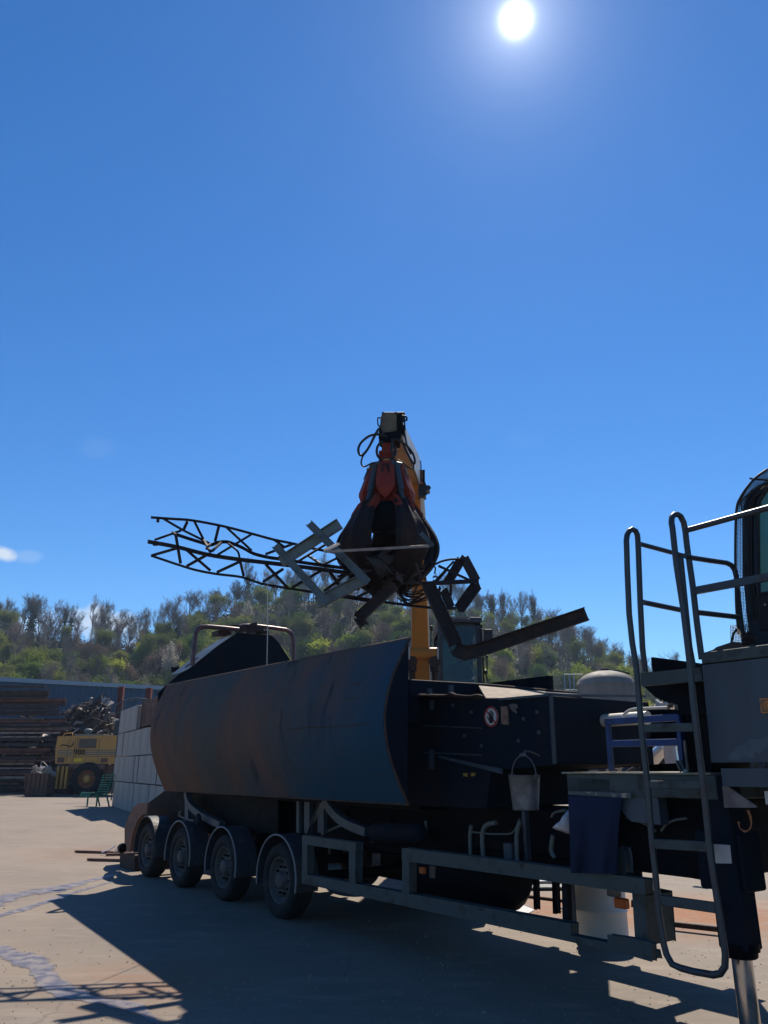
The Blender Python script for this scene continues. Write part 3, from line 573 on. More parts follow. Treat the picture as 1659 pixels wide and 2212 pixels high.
m = MB(); m.abox(X(134), X(300), LYd + .2, LYd + 2.2, Z(1685), Z(1652)); m.abox(X(152), X(230), LYd - .15, LYd + .2, Z(1662), Z(1650)); m.build('frame', M['rustbox'], ld, .03)
m = MB(); [m.abox(X(x), X(x + 5), LYd - .05, LYd + .3, Z(1704), Z(1655)) for x in (126, 136, 145)]; m.build('ladder', M['loader'], ld)
cx, cz, rr = X(194), 1.0, 1.0
def big_wheel(cx, y0, cz, rr, parent):
    m = MB(); m.lathe((cx, y0, cz), (0, 1, 0), [(rr * .52, .02), (rr * .6, -.04), (rr * .9, -.03), (rr * .99, .06), (rr, .3), (rr * .99, .5), (rr * .9, .62), (rr * .55, .6)], 36)
    for i in range(30):
        a_ = 6.283 * i / 30; c = V((cx + math.cos(a_) * rr * .985, y0 + .3, cz + math.sin(a_) * rr * .985)); ra = V((math.cos(a_), 0, math.sin(a_))); ta = V((-math.sin(a_), 0, math.cos(a_)))
        m.box(c, ra * .035, ta * .055, V((0, .28, 0)) + ta * .06)
    w = m.build('wheel', M['rubber'], parent)
    m = MB(); m.lathe((cx, y0, cz), (0, 1, 0), [(rr * .55, 0), (rr * .5, .0), (rr * .47, .12), (rr * .40, .16), (rr * .3, .1), (rr * .24, .02), (.001, 0)], 28); m.build('rim', mat('rusty_orange_rim', (.22, .085, .04), .7, 0, (.10, .05, .035), 3), w)
    m = MB(); m.lathe((cx, y0 - .02, cz), (0, 1, 0), [(rr * .24, .1), (rr * .22, -.02), (rr * .1, -.06), (.001, -.06)], 16); m.build('hub', M['loader'], w)
for x_, y_ in ((cx, LYd - .2), (cx, LYd + 2.1), (cx + 3.6, LYd - .2), (cx + 3.6, LYd + 2.1)): big_wheel(x_, y_, cz, rr, ld)
m = MB(); m.abox(X(236), X(236) + 1.7, LYd + .3, LYd + 2.1, Z(1600), Z(1555)); m.build('cab', M['cabframe'], ld, .05)
# rusty skip behind the loader
m = MB(); px0, px1 = X(80), X(124)
m.prism([(px0 - .1, 50.8, Z(1671)), (px1, 50.8, Z(1671)), (px1, 50.8, .12), (px0 + .0, 50.8, .12)], (0, 1.4, 0)); skip = thing('scrap_skip', 'rusty brown skip with bits of scrap on it behind the yellow loader', 'skip', ((px0 + px1) / 2, 51.5, 0))
m.build('box', M['rustbox'], skip, .03); m = MB(); mm = MB(); rnd = random.Random(4); scrap(m, mm, ((px0 + px1) / 2, 51.5, Z(1671)), (.6, .5, 0), .4, 45, rnd, .6); m.v += []; m.build('scrap_load', M['scrap2'], skip)
m = MB(); [m.abox(px0 + i * .28, px0 + i * .28 + .06, 50.76, 50.8, .15, Z(1672)) for i in range(5)]; m.abox(px0, px1, 50.9, 52, 0, .12); m.build('rib', M['rustedge'], skip)

# ---- concrete block wall
BO = V((-12.62, 38.05, 0)); BD = V((.452, -.892, 0)).normalized(); BN = V((-BD.y, BD.x, 0))   # BN points right (+x)
if BN.x < 0: BN = -BN
BHt, BL, BT = 1.06, 1.55, 1.0
heights = [14, 14, 14, 3]
rnd = random.Random(8)
for rw in range(4):
    x = -.35 * (rw % 2) - .03 * rw; cnt = heights[rw]
    for i in range(cnt):
        ln = BL * (1.0 if rnd.random() < .65 else .5); 
        if rw == 3 and i == 0: x = .0
        jit = rnd.uniform(-.025, .025); p0 = BO + BD * (x + .02) + BN * jit; p1 = BO + BD * (x + ln - .02) + BN * jit
        m = MB(); z0, z1 = rw * BHt + (.0 if rw == 0 else .085), (rw + 1) * BHt
        m.prism([p0 + UP * z0, p1 + UP * z0, p1 + UP * z1, p0 + UP * z1], BN * BT)
        lab = ('pale concrete block in the %s course of the block wall' % ['bottom', 'second', 'third', 'top'][rw])
        o = m.solo('concrete_block', M['conc'], lab, 'concrete block', 'blocks in the %s course of the wall' % ['bottom', 'second', 'third', 'top'][rw], bevel=.025)
        if rw == 3 or (rw == 2 and i > 3 and i % 2 == 0):
            pass
        x += ln
# lifting lump and wire frame on the wall, dark crate behind it
xe = x
m = MB(); c = BO + BD * (xe - .5) + BN * .5 + UP * (4 * BHt); m.lathe(c, (0, 0, 1), [(.32, 0), (.28, .1), (.14, .16), (.001, .17)], 12); m.solo('concrete_lump', M['conc'], 'small rounded concrete lump on top of the block wall', 'lump')
m = MB(); c0 = BO + BD * (xe + .15) + BN * .15 + UP * (3 * BHt); ex, ey = BD * 3.1, BN * 1.2; hz = 1.05
for i in range(13): m.box(c0 + ex * .5 + UP * (.18 + hz * i / 13), ex * .5, BN * .02, UP * .028)
for i in range(13): m.box(c0 + ey * .5 + UP * (.18 + hz * i / 13), ey * .5, BD * .02, UP * .028); 
for a_ in (0, 1):
    for b_ in (0, 1): m.box(c0 + ex * a_ + ey * b_ + UP * .6, BD * .04, BN * .04, UP * .6)
m.box(c0 + ex * .5 + ey * .5 + UP * .2, ex * .5, ey * .5, UP * .03); m.box(c0 + ex * .5 + ey * .96 + UP * .7, ex * .5, BN * .02, UP * .5)
m.solo('steel_crate', M['rustbox'], 'dark rusty slatted crate standing on the block wall beside the trailer flap', 'crate')
m = MB(); wf0, wf1 = dp(230, 1535, 45), dp(318, 1520, 45)
for tt in range(12):
    t_ = tt / 11; p = wf0.lerp(wf1, t_) + UP * (.42 * math.sin(t_ * 2.6)); m.tube([V((p.x, p.y, p.z)), V((p.x + .05, p.y, p.z - .55))], .022, 4)
m.tube([wf0.lerp(wf1, t_ / 10) + UP * (.42 * math.sin(t_ / 10 * 2.6)) for t_ in range(11)], .045, 5); m.tube([wf0.lerp(wf1, t_ / 10) + UP * (.42 * math.sin(t_ / 10 * 2.6) - .55) for t_ in range(11)], .03, 5)
for t_ in (.35, .9): p = wf0.lerp(wf1, t_); m.tube([(p.x, p.y, 0), p], .04, 5)
m.solo('wire_rack', M['bluegrey'], 'bent wire rack behind the top of the block wall', 'rack')

# ---- green slatted bench
bo = gp(214, 1742); bn = thing('slatted_bench', 'green slatted metal bench standing against the block wall', 'bench', bo)
Yb = bo.y; prof = [(186, 1722), (189, 1714), (196, 1713), (206, 1717), (216, 1719), (224, 1712), (229, 1700), (233, 1688), (237, 1674)]
PB = smooth_path([dp(x, y, Yb) for x, y in prof], 5); side = V((-.35, 1.4, 0)) * .0 + (BN * .95)
side = V((.42, -.25, 0)); 
m = MB()
sl_ = PB[::2]
seat = MB(); back = MB()
for i, p in enumerate(sl_):
    tgt = seat if i < 12 else back
    tgt.bar(p - side * .9, p + side * .6, .085, .045)
seat.build('seat', M['bench'], bn); back.build('backrest', M['bench'], bn)
for sgn in (-.85, .45):
    m = MB(); m.tube([q + side * sgn for q in PB], .035, 5); m.tube([PB[14] + side * sgn, V((PB[14].x, PB[14].y, 0)) + side * sgn], .04, 5); m.tube([PB[24] + side * sgn, V((PB[24].x + .2, PB[24].y, 0)) + side * sgn], .04, 5); m.build('leg', M['bench'], bn)

# ---- distant tank
tk = thing('storage_tank', 'round weathered grey tank with a domed roof beyond the trailer', 'tank', (dp(1311, 1500, 46).x, 46, 0))
cxy = dp(1311, 1500, 46); rt = 63 / 1745 * 46; ztop = dp(1311, 1480, 46).z; zdome = dp(1311, 1449, 46).z
m = MB(); m.lathe((cxy.x, 46, 0), (0, 0, 1), [(rt, 0), (rt, ztop)], 40); m.build('shell', M['tank'], tk)
m = MB(); m.lathe((cxy.x, 46, ztop), (0, 0, 1), [(rt + .05, -.06), (rt + .05, 0)] + [(rt * math.cos(a_), (zdome - ztop) * math.sin(a_)) for a_ in [R(5 + i * 8.5) for i in range(11)]], 40); m.build('dome', M['tank'], tk)
m = MB(); m.lathe((cxy.x, 46, zdome - .02), (0, 0, 1), [(.25, 0), (.25, .12), (.12, .16), (.001, .17)], 12); m.bar((cxy.x + .5, 45.8, zdome + .02), (cxy.x + 1.4, 45.8, zdome - .18), .1, .06); m.build('hatch', M['darksteel'], tk)
m = MB(); z1 = dp(1240, 1457, 46).z
for dx in (-.75, -.45, -.2): m.tube([(cxy.x - rt + dx, 46, 0), (cxy.x - rt + dx, 46, z1)], .035, 5)
for zz in (z1, z1 - .9, z1 - 1.8, z1 - 2.7): m.tube([(cxy.x - rt - .75, 46, zz), (cxy.x - rt + .35, 46, zz)], .03, 5)
m.build('ladder_cage', M['hallcap'], tk)

# ================================================================== THE MOBILE SHEAR ON ITS TRAILER
TR = thing('shear_trailer', 'long blue-grey mobile scrap shear on a four-axle trailer with a curved side flap', 'shear trailer', W(8.5, 6.1, 0))
def tpoly(pts, w, th, name, m, parent=TR, bevel=0.0):      # outlined plate parallel to the trailer side, thickness th inwards
    mb = MB(); mb.prism([tp(x, y, w) for x, y in pts], WX * th); return mb.build(name, M[m] if isinstance(m, str) else m, parent, bevel)
def z1(x, y): return ((2200 + x * .4967) / 1.8227, (1800 + y * .4967) / 1.8227)
def z2(x, y): return (1152.1 + x * .3056, 1481.3 + y * .3056)
def z3(x, y): return (1097.3 + x * .3386, 1810.5 + y * .3386)
def z4(x, y): return (219.4 + x * .3307, 1591 + y * .3307)
def z5(x, y): return (713.2 + x * .3638, 1261.9 + y * .3638)
def z6(x, y): return (603.5 + x * .3969, 1645.9 + y * .3969)
def zg(x, y): return (307.2 + x * .2315, 1316.7 + y * .2315)
def tc_(f, pts, w): return [tp(*f(x, y), w) for x, y in pts]

# the curved flap: rust bleeding into blue forwards, paint plus painted-in lens tint
fm = M['flap']; t = fm.node_tree; b = t.nodes['Principled BSDF']; src = b.inputs['Base Color'].links[0].from_socket
g = t.nodes.new('ShaderNodeTexCoord'); vd = t.nodes.new('ShaderNodeVectorMath'); vd.operation = 'DOT_PRODUCT'; vd.inputs[1].default_value = -AX; t.links.new(g.outputs['Object'], vd.inputs[0])
n = t.nodes.new('ShaderNodeTexNoise'); n.inputs['Scale'].default_value = .9; n.inputs['Detail'].default_value = 7; t.links.new(g.outputs['Object'], n.inputs['Vector'])
a_ = t.nodes.new('ShaderNodeMath'); a_.operation = 'MULTIPLY_ADD'; a_.inputs[1].default_value = 4.5; t.links.new(n.outputs[0], a_.inputs[0]); t.links.new(vd.outputs['Value'], a_.inputs[2])
sep = t.nodes.new('ShaderNodeSeparateXYZ'); t.links.new(g.outputs['Object'], sep.inputs[0]); a2 = t.nodes.new('ShaderNodeMath'); a2.operation = 'MULTIPLY_ADD'; a2.inputs[1].default_value = -1.5; t.links.new(sep.outputs[2], a2.inputs[0]); t.links.new(a_.outputs[0], a2.inputs[2])
r = t.nodes.new('ShaderNodeMapRange'); r.inputs[1].default_value = -1.3; r.inputs[2].default_value = 1.3; t.links.new(a2.outputs[0], r.inputs[0])
mx = t.nodes.new('ShaderNodeMix'); mx.data_type = 'RGBA'; t.links.new(r.outputs[0], mx.inputs[0]); t.links.new(src, mx.inputs[6]); mx.inputs[7].default_value = (.012, .050, .088, 1)
t.links.new(mx.outputs[2], b.inputs['Base Color'])
BUL = .27
def flap_pt(u, v, off=0.0):      # u 0 front .. 1 rear, v 0 bottom .. 1 top
    sB, sT = 5.785 + (13.08 - 5.785) * u, 5.74 + (13.40 - 5.74) * u; w = 4.45 + .55 * u
    zb2, zt = 1.392 - .047 * u, 2.854 + .216 * u
    return W(sB + (sT - sB) * v, w - (BUL + off) * math.sin(math.pi * v) - off * .3, zb2 + (zt - zb2) * v)
m = MB(); NU, NV = 24, 20
vs = [flap_pt(i / NU, j / NV) for j in range(NV + 1) for i in range(NU + 1)]
vi = [p + WX * .03 for p in vs]; k = len(vs); q = []
for j in range(NV):
    for i in range(NU):
        a0 = j * (NU + 1) + i; q += [(a0, a0 + 1, a0 + NU + 2, a0 + NU + 1), (k + a0, k + a0 + NU + 1, k + a0 + NU + 2, k + a0 + 1)]
m.add(vs + vi, q, True)
rimi = [j * (NU + 1) for j in range(NV + 1)]; rimo = [j * (NU + 1) + NU for j in range(NV + 1)]; top = list(range(NV * (NU + 1), k)); bot = list(range(NU + 1))
flap = m.build('side_flap', fm, TR)
m = MB()
for e, rev in ((0.0, 1), (1.0, -1)):
    m = MB(); pts = [flap_pt(e, j / NV) for j in range(NV + 1)]; m.prism(pts, AX * .012 * rev); m.build('flap_end_plate', M['darksteel'], TR)
m = MB(); m.tube([flap_pt(i / NU, 1) + WX * .015 for i in range(NU + 1)], .018, 6); m.tube([flap_pt(0, j / NV) + WX * .01 for j in range(NV + 1)], .011, 5); m.tube([flap_pt(i / NU, 0) + WX * .015 for i in range(NU + 1)], .014, 6)
m.build('flap_edge', M['rustedge'], flap)
rnd = random.Random(2); m = MB()     # welds, gouges and scratches on the flap
def fpath(pts): return [flap_pt(u, v, .002) for u, v in pts]
m.tube(fpath([(.30, .62), (.295, .55), (.30, .5), (.29, .40), (.288, .30), (.282, .22)]), .005, 4)
m.tube(fpath([(.03, .47), (.10, .468), (.2, .475), (.27, .47)]), .004, 4)
for _ in range(26):
    u, v = rnd.uniform(.02, .32), rnd.uniform(.15, .8); l = rnd.uniform(.01, .05); m.tube(fpath([(u, v), (u + l * .5, v + rnd.uniform(-.01, .01)), (u + l, v + rnd.uniform(-.01, .015))]), .0025, 3)
m.build('scratch', M['rustedge'], flap)
# charging box behind the flap
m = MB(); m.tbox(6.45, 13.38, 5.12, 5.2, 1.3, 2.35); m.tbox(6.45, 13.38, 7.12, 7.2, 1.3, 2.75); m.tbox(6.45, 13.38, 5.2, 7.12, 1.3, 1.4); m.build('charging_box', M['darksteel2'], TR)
gab = [(158, 920), (155, 770), (345, 600), (440, 550), (720, 330), (890, 215), (1210, 242), (1270, 305), (1300, 350), (1390, 485), (1395, 920)]
m = MB(); m.prism([sp(*zg(x, y), 13.42) for x, y in gab], AX * .06); 
m.build('gable_plate', M['darksteel'], TR)
top_ = [sp(*zg(x, y), 13.42) for x, y in gab[3:-1]]
m = MB()
for a0, b0 in zip(top_, top_[1:]): m.prism([a0 + UP * -.03 + AX * .07, b0 + UP * -.03 + AX * .07, b0 + UP * -.05 + AX * .07, a0 + UP * -.05 + AX * .07], AX * .8)
hc = m.build('head_cover', M['bluegrey'], TR)
ea, eb = top_[0], top_[1]; ed = (eb - ea).normalized(); en = ed.cross(AX).normalized(); en = en if en.z > 0 else -en; c = ea.lerp(eb, .42) + AX * .5
m = MB(); m.prism([c + ed * .16 * math.cos(a_) + AX * .05 * math.sin(a_) - en * .02 for a_ in [6.283 * i / 20 for i in range(20)]], en * .012); m.build('slot', M['signblack'], hc)
m = MB(); m.bar(sp(*zg(275, 560), 14.7), sp(*zg(340, 560), 14.7), .08, .09); m.bar(sp(*zg(275, 553), 14.65), sp(*zg(335, 553), 14.65), .02, .02); m.build('stub_pipe', M['darksteel'], TR)
m = MB(); m.tube([sp(*zg(x, y), 13.2) for x, y in [(468, 520), (478, 400), (492, 280), (500, 225), (520, 180), (560, 160), (620, 160), (760, 172), (900, 187)]], .042, 10); m.build('roll_hoop', mat('rusty_hoop_tube', (.13, .07, .075), .4, .2, (.05, .04, .06), 6), TR)
m = MB(); m.tube([sp(*zg(x, y), 13.6) for x, y in [(880, 175), (930, 152), (1020, 150), (1200, 170), (1340, 190), (1385, 215), (1408, 260), (1412, 350), (1410, 480)]], .042, 10); m.build('roll_hoop', bpy.data.materials['rusty_hoop_tube'], TR)
m = MB()
for x0, x1, y0, y1 in ((900, 950, 165, 215), (1000, 1100, 160, 218), (1085, 1150, 205, 232), (680, 800, 200, 245), (1015, 1040, 128, 160), (800, 880, 155, 175)): m.bar(sp(*zg(x0, (y0 + y1) / 2), 13.5), sp(*zg(x1, (y0 + y1) / 2), 13.5), .3, (y1 - y0) * .0018)
m.build('hoop_bracket', M['rustsec'], TR)

# hopper body and press housing
body = tpoly([(866, 1500), (1082, 1512), (1190, 1502), (1198, 1650), (1060, 1662), (1048, 1745), (880, 1736), (866, 1640)], 5.08, 1.33, 'press_housing', 'darksteel', bevel=.008)
m = MB(); m.prism([sp(878, 1470, 6.42), sp(1050, 1480, 6.42), sp(1246, 1497, 6.42), sp(1246, 1560, 6.42), sp(878, 1560, 6.42)], -AX * .05); m.build('cross_plate', M['darksteel'], TR)
m = MB(); m.tube([sp(878, 1469.5, 6.40), sp(1050, 1479, 6.40), sp(1246, 1496.5, 6.40)], .012, 5); m.build('top_edge', M['rustedge'], TR)
m = MB(); a, b2, c2, d2 = sp(1034, 1481, 6.36), sp(1178, 1493.5, 6.36), sp(1180, 1506, 5.75), sp(1050, 1508, 5.75); m.prism([a, b2, c2, d2], UP * -.03); m.build('chute_plate', M['sheet'], TR)
m = MB(); m.prism([sp(1178, 1494, 6.36), sp(1256, 1499, 6.36), sp(1255, 1503, 5.75), sp(1180, 1506, 5.75)], UP * -.03); m.build('chute_plate', M['darksteel'], TR)
m = MB(); m.bar(tp(1082, 1511, 5.08), tp(1190, 1501.5, 5.08), .06, .02); m.bar(sp(1190, 1501.5, 4.63), sp(1392, 1504, 4.63), .04, .02); m.bar(tp(1190, 1502, 5.075), tp(1198, 1650, 5.075), .03, .02); m.build('housing_edge', M['bluegrey'], TR)
m = MB(); m.tube(smooth_path([tp(*z5(x, y), 5.0) for x, y in [(490, 662), (600, 663), (690, 662), (720, 648), (745, 660), (830, 668), (870, 660), (905, 668)]], 3), .014, 6); m.tube([tp(*z5(485, 655), 5.03), tp(*z5(910, 672), 5.03)], .016, 6); m.build('hinge_rod', M['rustsec'], TR)
tpoly([z5(640, 1018), z5(1010, 1095), z5(1010, 1125), z5(850, 1085), z5(640, 1030)], 5.05, .03, 'lower_flange', 'bluegrey')
m = MB()
for x, y0, y1 in ((604, 690, 745), (604, 980, 1100), (716, 600, 660), (590, 620, 660)): m.bar(tp(*z5(x, y0), 5.06), tp(*z5(x, y1), 5.06), .03, .05, up=WX)
for y in (840, 1000): m.bar(tp(*z5(560, y), 5.07), tp(*z5(905, y + 15), 5.07), .01, .012)
m.build('bracket', M['bluegrey'], body)
rnd = random.Random(6); m = MB()
for (x, y) in ((730, 720), (800, 900), (900, 960), (1150, 800), (1240, 880), (1230, 760), (1120, 930), (840, 760)): m.lathe(tp(*z5(x, y), 5.08), -WX, [(.018, 0), (.018, .01), (.001, .01)], 8)
m.build('bolt', M['bluegrey'], body)
tpoly([z5(1012, 727), z5(1052, 725), z5(1056, 835), z5(1016, 830)], 5.06, .015, 'warning_plate', mat('faded_brown_plate', (.20, .13, .09), .7, 0, (.08, .06, .05), 14))
tpoly([z5(1062, 716), z5(1080, 710), z5(1108, 712), z5(1117, 738), z5(1100, 733), z5(1108, 768), z5(1086, 756), z5(1070, 738)], 5.06, .012, 'bare_patch', 'galv')
m = MB(); m.box(tp(*z5(805, 1132), 5.05), AX * .025, WX * .01, UP * .014); m.box(tp(*z5(850, 1130), 5.05), AX * .02, WX * .01, UP * .014); m.build('small_decal', mat('small_yellow_decal', (.45, .30, .04), .5, 0, (.1, .07, .03), 60), TR)
# no-hand-contact sign: white disc, red ring and bar, black hand
sc_ = tp(1061.4, 1548.2, 5.06); pr = (tp(1061.4, 1525.7, 5.06) - sc_).length; rt_ = -AX; up_ = UP
sg = MB(); sg.lathe(sc_, -WX, [(pr, 0), (pr, .004), (.001, .004)], 32, False); sign = sg.build('prohibition_sign', M['white'], TR)
m = MB(); m.lathe(sc_, -WX, [(pr * 1.0, .0045), (pr * 1.0, .007), (pr * .82, .007), (pr * .82, .0045)], 32, False)
dd = (rt_ * .707 - up_ * .707); m.bar(sc_ - WX * .0065 - dd * pr * .85, sc_ - WX * .0065 + dd * pr * .85, .002, pr * .16, up=(rt_ * .707 + up_ * .707)); m.build('red_ring', M['red'], sign)
m = MB()
def h2(x, y): return sc_ - WX * .0075 + rt_ * x * pr + up_ * y * pr
def hp(pts): m.prism([h2(x, y) for x, y in pts], -WX * .001)
hp([(-.20, -.62), (.22, -.62), (.36, -.30), (.34, -.02), (-.22, -.02), (-.28, -.30)])
for x0, y1, tl in ((-.18, .40, -.05), (-.02, .58, -.01), (.14, .54, .03), (.29, .36, .07)): hp([(x0 - .055, -.05), (x0 + .055, -.05), (x0 + .05 + tl, y1), (x0 + tl, y1 + .06), (x0 - .05 + tl, y1)])
hp([(-.26, -.36), (-.24, -.18), (-.44, .04), (-.53, .10), (-.55, .02), (-.46, -.14)]); m.build('hand_symbol', M['signblack'], sign)

# machinery in the recess behind the blue frame
m = MB(); m.tube([tp(1277, 1559, 5.75), tp(1280, 1558.5, 5.75), tp(1400, 1550, 5.75)], [.045, .055, .055], 14); m.build('cylinder_rod', M['pale'], TR)
m = MB(); m.tube(smooth_path([tp(*z2(x, y), 5.5) for x, y in [(628, 222), (650, 195), (685, 172), (730, 163), (800, 160), (950, 154)]], 3), .012, 6); m.build('bent_pipe', M['pale'], TR)
m = MB(); m.tube([tp(*z2(380, 330), 6.2), tp(*z2(640, 330), 6.2)], .17, 16); m.build('hydraulic_cylinder', M['darksteel'], TR)
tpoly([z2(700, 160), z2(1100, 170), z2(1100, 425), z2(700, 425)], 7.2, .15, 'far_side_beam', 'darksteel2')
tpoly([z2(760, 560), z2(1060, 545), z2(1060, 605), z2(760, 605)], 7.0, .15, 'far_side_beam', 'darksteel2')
m = MB()
f0, f1, f2, f3 = z2(515, 240), z2(1022, 205), z2(1058, 600), z2(552, 600)
W5 = 5.15
def tb(p, q, a, b_, w, mb): mb.bar(tp(*p, w), tp(*q, w), b_, a, up=WX) if abs(p[0] - q[0]) < abs(p[1] - q[1]) else mb.bar(tp(*p, w), tp(*q, w), b_, a)
tb(z2(527, 236), z2(553, 600), .04, .035, W5, m); tb(z2(1026, 205), z2(1060, 600), .04, .035, W5, m)
tb(z2(512, 255), z2(1035, 222), .05, .045, W5, m); tb(z2(535, 410), z2(1040, 398), .05, .045, W5, m)
m.build('blue_frame', M['blueframe'], TR, .004)
# deck with a paler top plate
sL = 4.32; dz = 1.655
m = MB(); m.tbox(3.05, sL, 4.9, 6.3, 1.50, dz); m.build('deck_box', M['greenframe'], TR, .006)
m = MB(); m.tbox(3.07, sL + .03, 4.88, 6.3, dz, dz + .012); m.build('deck_top', M['deck'], TR)
tpoly([z2(245, 650), z2(540, 665), z2(540, 745), z2(250, 742)], 4.90, .1, 'deck_front_panel', 'greenframe')
tpoly([z2(547, 668), z2(870, 725), z2(903, 985), z2(690, 960), z2(548, 800)], 4.91, .1, 'deck_side_panel', 'bluegrey')
tpoly([z2(245, 745), z2(690, 760), z2(690, 795), z2(245, 770)], 4.875, .03, 'rail_strip', mat('chipped_rail', (.06, .08, .09), .6, 0, (.32, .26, .20), 10, .55, .6))
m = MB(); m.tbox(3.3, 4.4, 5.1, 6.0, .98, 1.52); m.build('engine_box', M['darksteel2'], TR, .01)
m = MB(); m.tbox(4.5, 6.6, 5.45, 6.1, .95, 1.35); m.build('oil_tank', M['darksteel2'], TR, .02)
# hoses and cables at the front
m = MB()
for pts, r_ in (([(655, 930), (740, 955), (810, 990), (868, 1028)], .008), ([(903, 1025), (940, 980), (1000, 950), (1085, 938)], .009)): m.tube(smooth_path(tc_(z2, pts, 5.0), 3), r_, 6)
m.build('hose', M['hose'], TR)
m = MB()
for k in range(3): m.tube(smooth_path(tc_(z2, [(1510 + k * 6, 880), (1530 + k * 5, 930), (1538, 990 + k * 6), (1500, 1035 - k * 5), (1460, 1005), (1445 + k * 5, 960)], 4.95), 4), .003, 4)
m.build('orange_cable', mat('dull_orange_cable', (.35, .14, .07), .5), TR)
m = MB(); m.tube([tp(*z2(975, 684), 4.98), tp(*z2(1082, 600), 5.1)], .013, 8); m.tube([tp(*z2(1066, 620), 5.08), tp(*z2(1074, 612), 5.09)], .015, 8); m.build('pale_tube', M['pale'], TR)
m = MB(); m.tube([tp(*z2(1015, 530), 5.1), tp(*z2(1060, 640), 5.1), tp(*z2(1090, 665), 5.1)], .012, 6); m.tube([tp(*z2(1040, 525), 5.1), tp(*z2(1095, 665), 5.1)], .012, 6); m.build('lever', M['bluegrey'], TR)
m = MB()
for i in range(22):
    c = tp(*z2(1070 + i * 1.3, 395 + i * 12), 5.12); m.ball(c, .013, 5)
m.build('chain', M['galv'], TR)

# platforms, cabinet and ladder at the right
tpoly([z1(645, 1712), z1(1120, 1665), z1(1140, 1772), z1(655, 1812)], 4.85, .07, 'platform_edge', 'greenframe')
pz = tp(*z1(645, 1712), 4.85).z
m = MB(); m.tbox(2.6, 3.46, 4.93, 5.95, pz - .05, pz - .01); m.build('platform_deck', M['darksteel'], TR)
m = MB(); m.tbox(3.44, 3.46, 4.93, 5.95, pz, pz + .115); m.build('toe_board', M['darksteel2'], TR)
tpoly([z1(668, 1812), z1(1140, 1772), z1(1165, 2040), z1(945, 2040), z1(940, 1958), z1(862, 1945), z1(762, 1900)], 5.1, .8, 'platform_bracket', 'darksteel2')
tpoly([z2(1030, 110), z2(1205, 0), z2(1262, 560), z2(1200, 1050), z2(1160, 660), z2(1095, 660), z2(1050, 500)], 5.2, .5, 'front_support', 'darksteel2')
e0 = tp(*z1(1122, 1550), 4.8); e1 = tp(*z1(1125, 1640), 4.8); eS = e0.dot(AX)
m = MB(); m.tbox(1.2, eS, 4.8, 4.9, e1.z, e0.z); m.build('upper_platform_edge', M['greenframe'], TR, .004)
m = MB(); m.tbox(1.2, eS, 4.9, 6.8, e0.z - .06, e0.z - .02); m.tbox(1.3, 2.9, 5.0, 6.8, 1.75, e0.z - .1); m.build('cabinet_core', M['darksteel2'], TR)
zt = e1.z - .012; l0 = tp(*z1(1140, 1652), 4.8); l1 = tp(*z2(1262, 538), 4.8)
m = MB(); m.prism([W(l0.dot(AX), 4.8, zt), W(l1.dot(AX), 4.8, l1.z), W(1.2, 4.8, l1.z), W(1.2, 4.8, zt)], WX * .06); door = m.build('cabinet_door', M['bluegrey'], TR, .004)
l2, l3 = tp(*z2(1330, 590), 4.8), tp(*z2(1344, 706), 4.8)
m = MB(); m.prism([l2, l3, W(1.2, 4.8, l3.z), W(1.2, 4.8, l2.z)], WX * .3); m.build('front_beam', M['bluegrey'], TR, .005)
tpoly([z2(1335, 707), z2(1378, 716), z2(1572, 850), z2(1572, 862), z2(1350, 862)], 4.83, .02, 'gusset', mat('dull_tan_gusset', (.20, .19, .18), .7, 0, (.12, .10, .10), 5))
tpoly([z2(1632, 745), z2(1690, 745), z2(1690, 838), z2(1643, 840)], 4.86, .02, 'data_plate', 'white')
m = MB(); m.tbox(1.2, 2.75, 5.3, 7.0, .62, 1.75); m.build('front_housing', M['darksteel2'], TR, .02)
# orange plate with a round emblem
oc = tp(1659, 1524, 4.79); k = (tp(1659, 1508, 4.79) - oc).length
m = MB(); m.box(oc + WX * .002, AX * k * 1.1, WX * .003, UP * k); pl_ = m.build('warning_plate', M['orangeplate'], TR)
m = MB(); m.box(oc - WX * .002, AX * k * .92, WX * .001, UP * k * .82); m.build('plate_field', mat('brown_plate_field', (.13, .09, .06), .6), pl_)
m = MB()
for q_ in range(3): m.lathe(oc - WX * .004, -WX, [(k * (.68 - .2 * q_), 0), (k * (.68 - .2 * q_), .002), (k * (.56 - .2 * q_), .002), (k * (.56 - .2 * q_), 0)], 22, False)
m.bar(oc - WX * .005 - UP * k * .6, oc - WX * .005 + UP * k * .6, .002, k * .12, up=AX); m.build('round_emblem', M['orangeplate'], pl_)
tpoly([z3(1312, 38), z3(1415, 45), z3(1427, 162), z3(1325, 160)], 4.82, .004, 'notice_plate', 'white')
tpoly([z2(1370, 522), z2(1400, 470), z2(1440, 432), z2(1490, 415), z2(1530, 372), z2(1600, 380), z2(1655, 355), z2(1700, 360), z2(1700, 430), z2(1640, 440), z2(1600, 480), z2(1570, 470), z2(1560, 512), z2(1480, 505), z2(1440, 528)], 4.799, .002, 'peeled_paint', mat('peeled_paint_patch', (.07, .095, .12), .6, 0, (.05, .07, .09), 8))
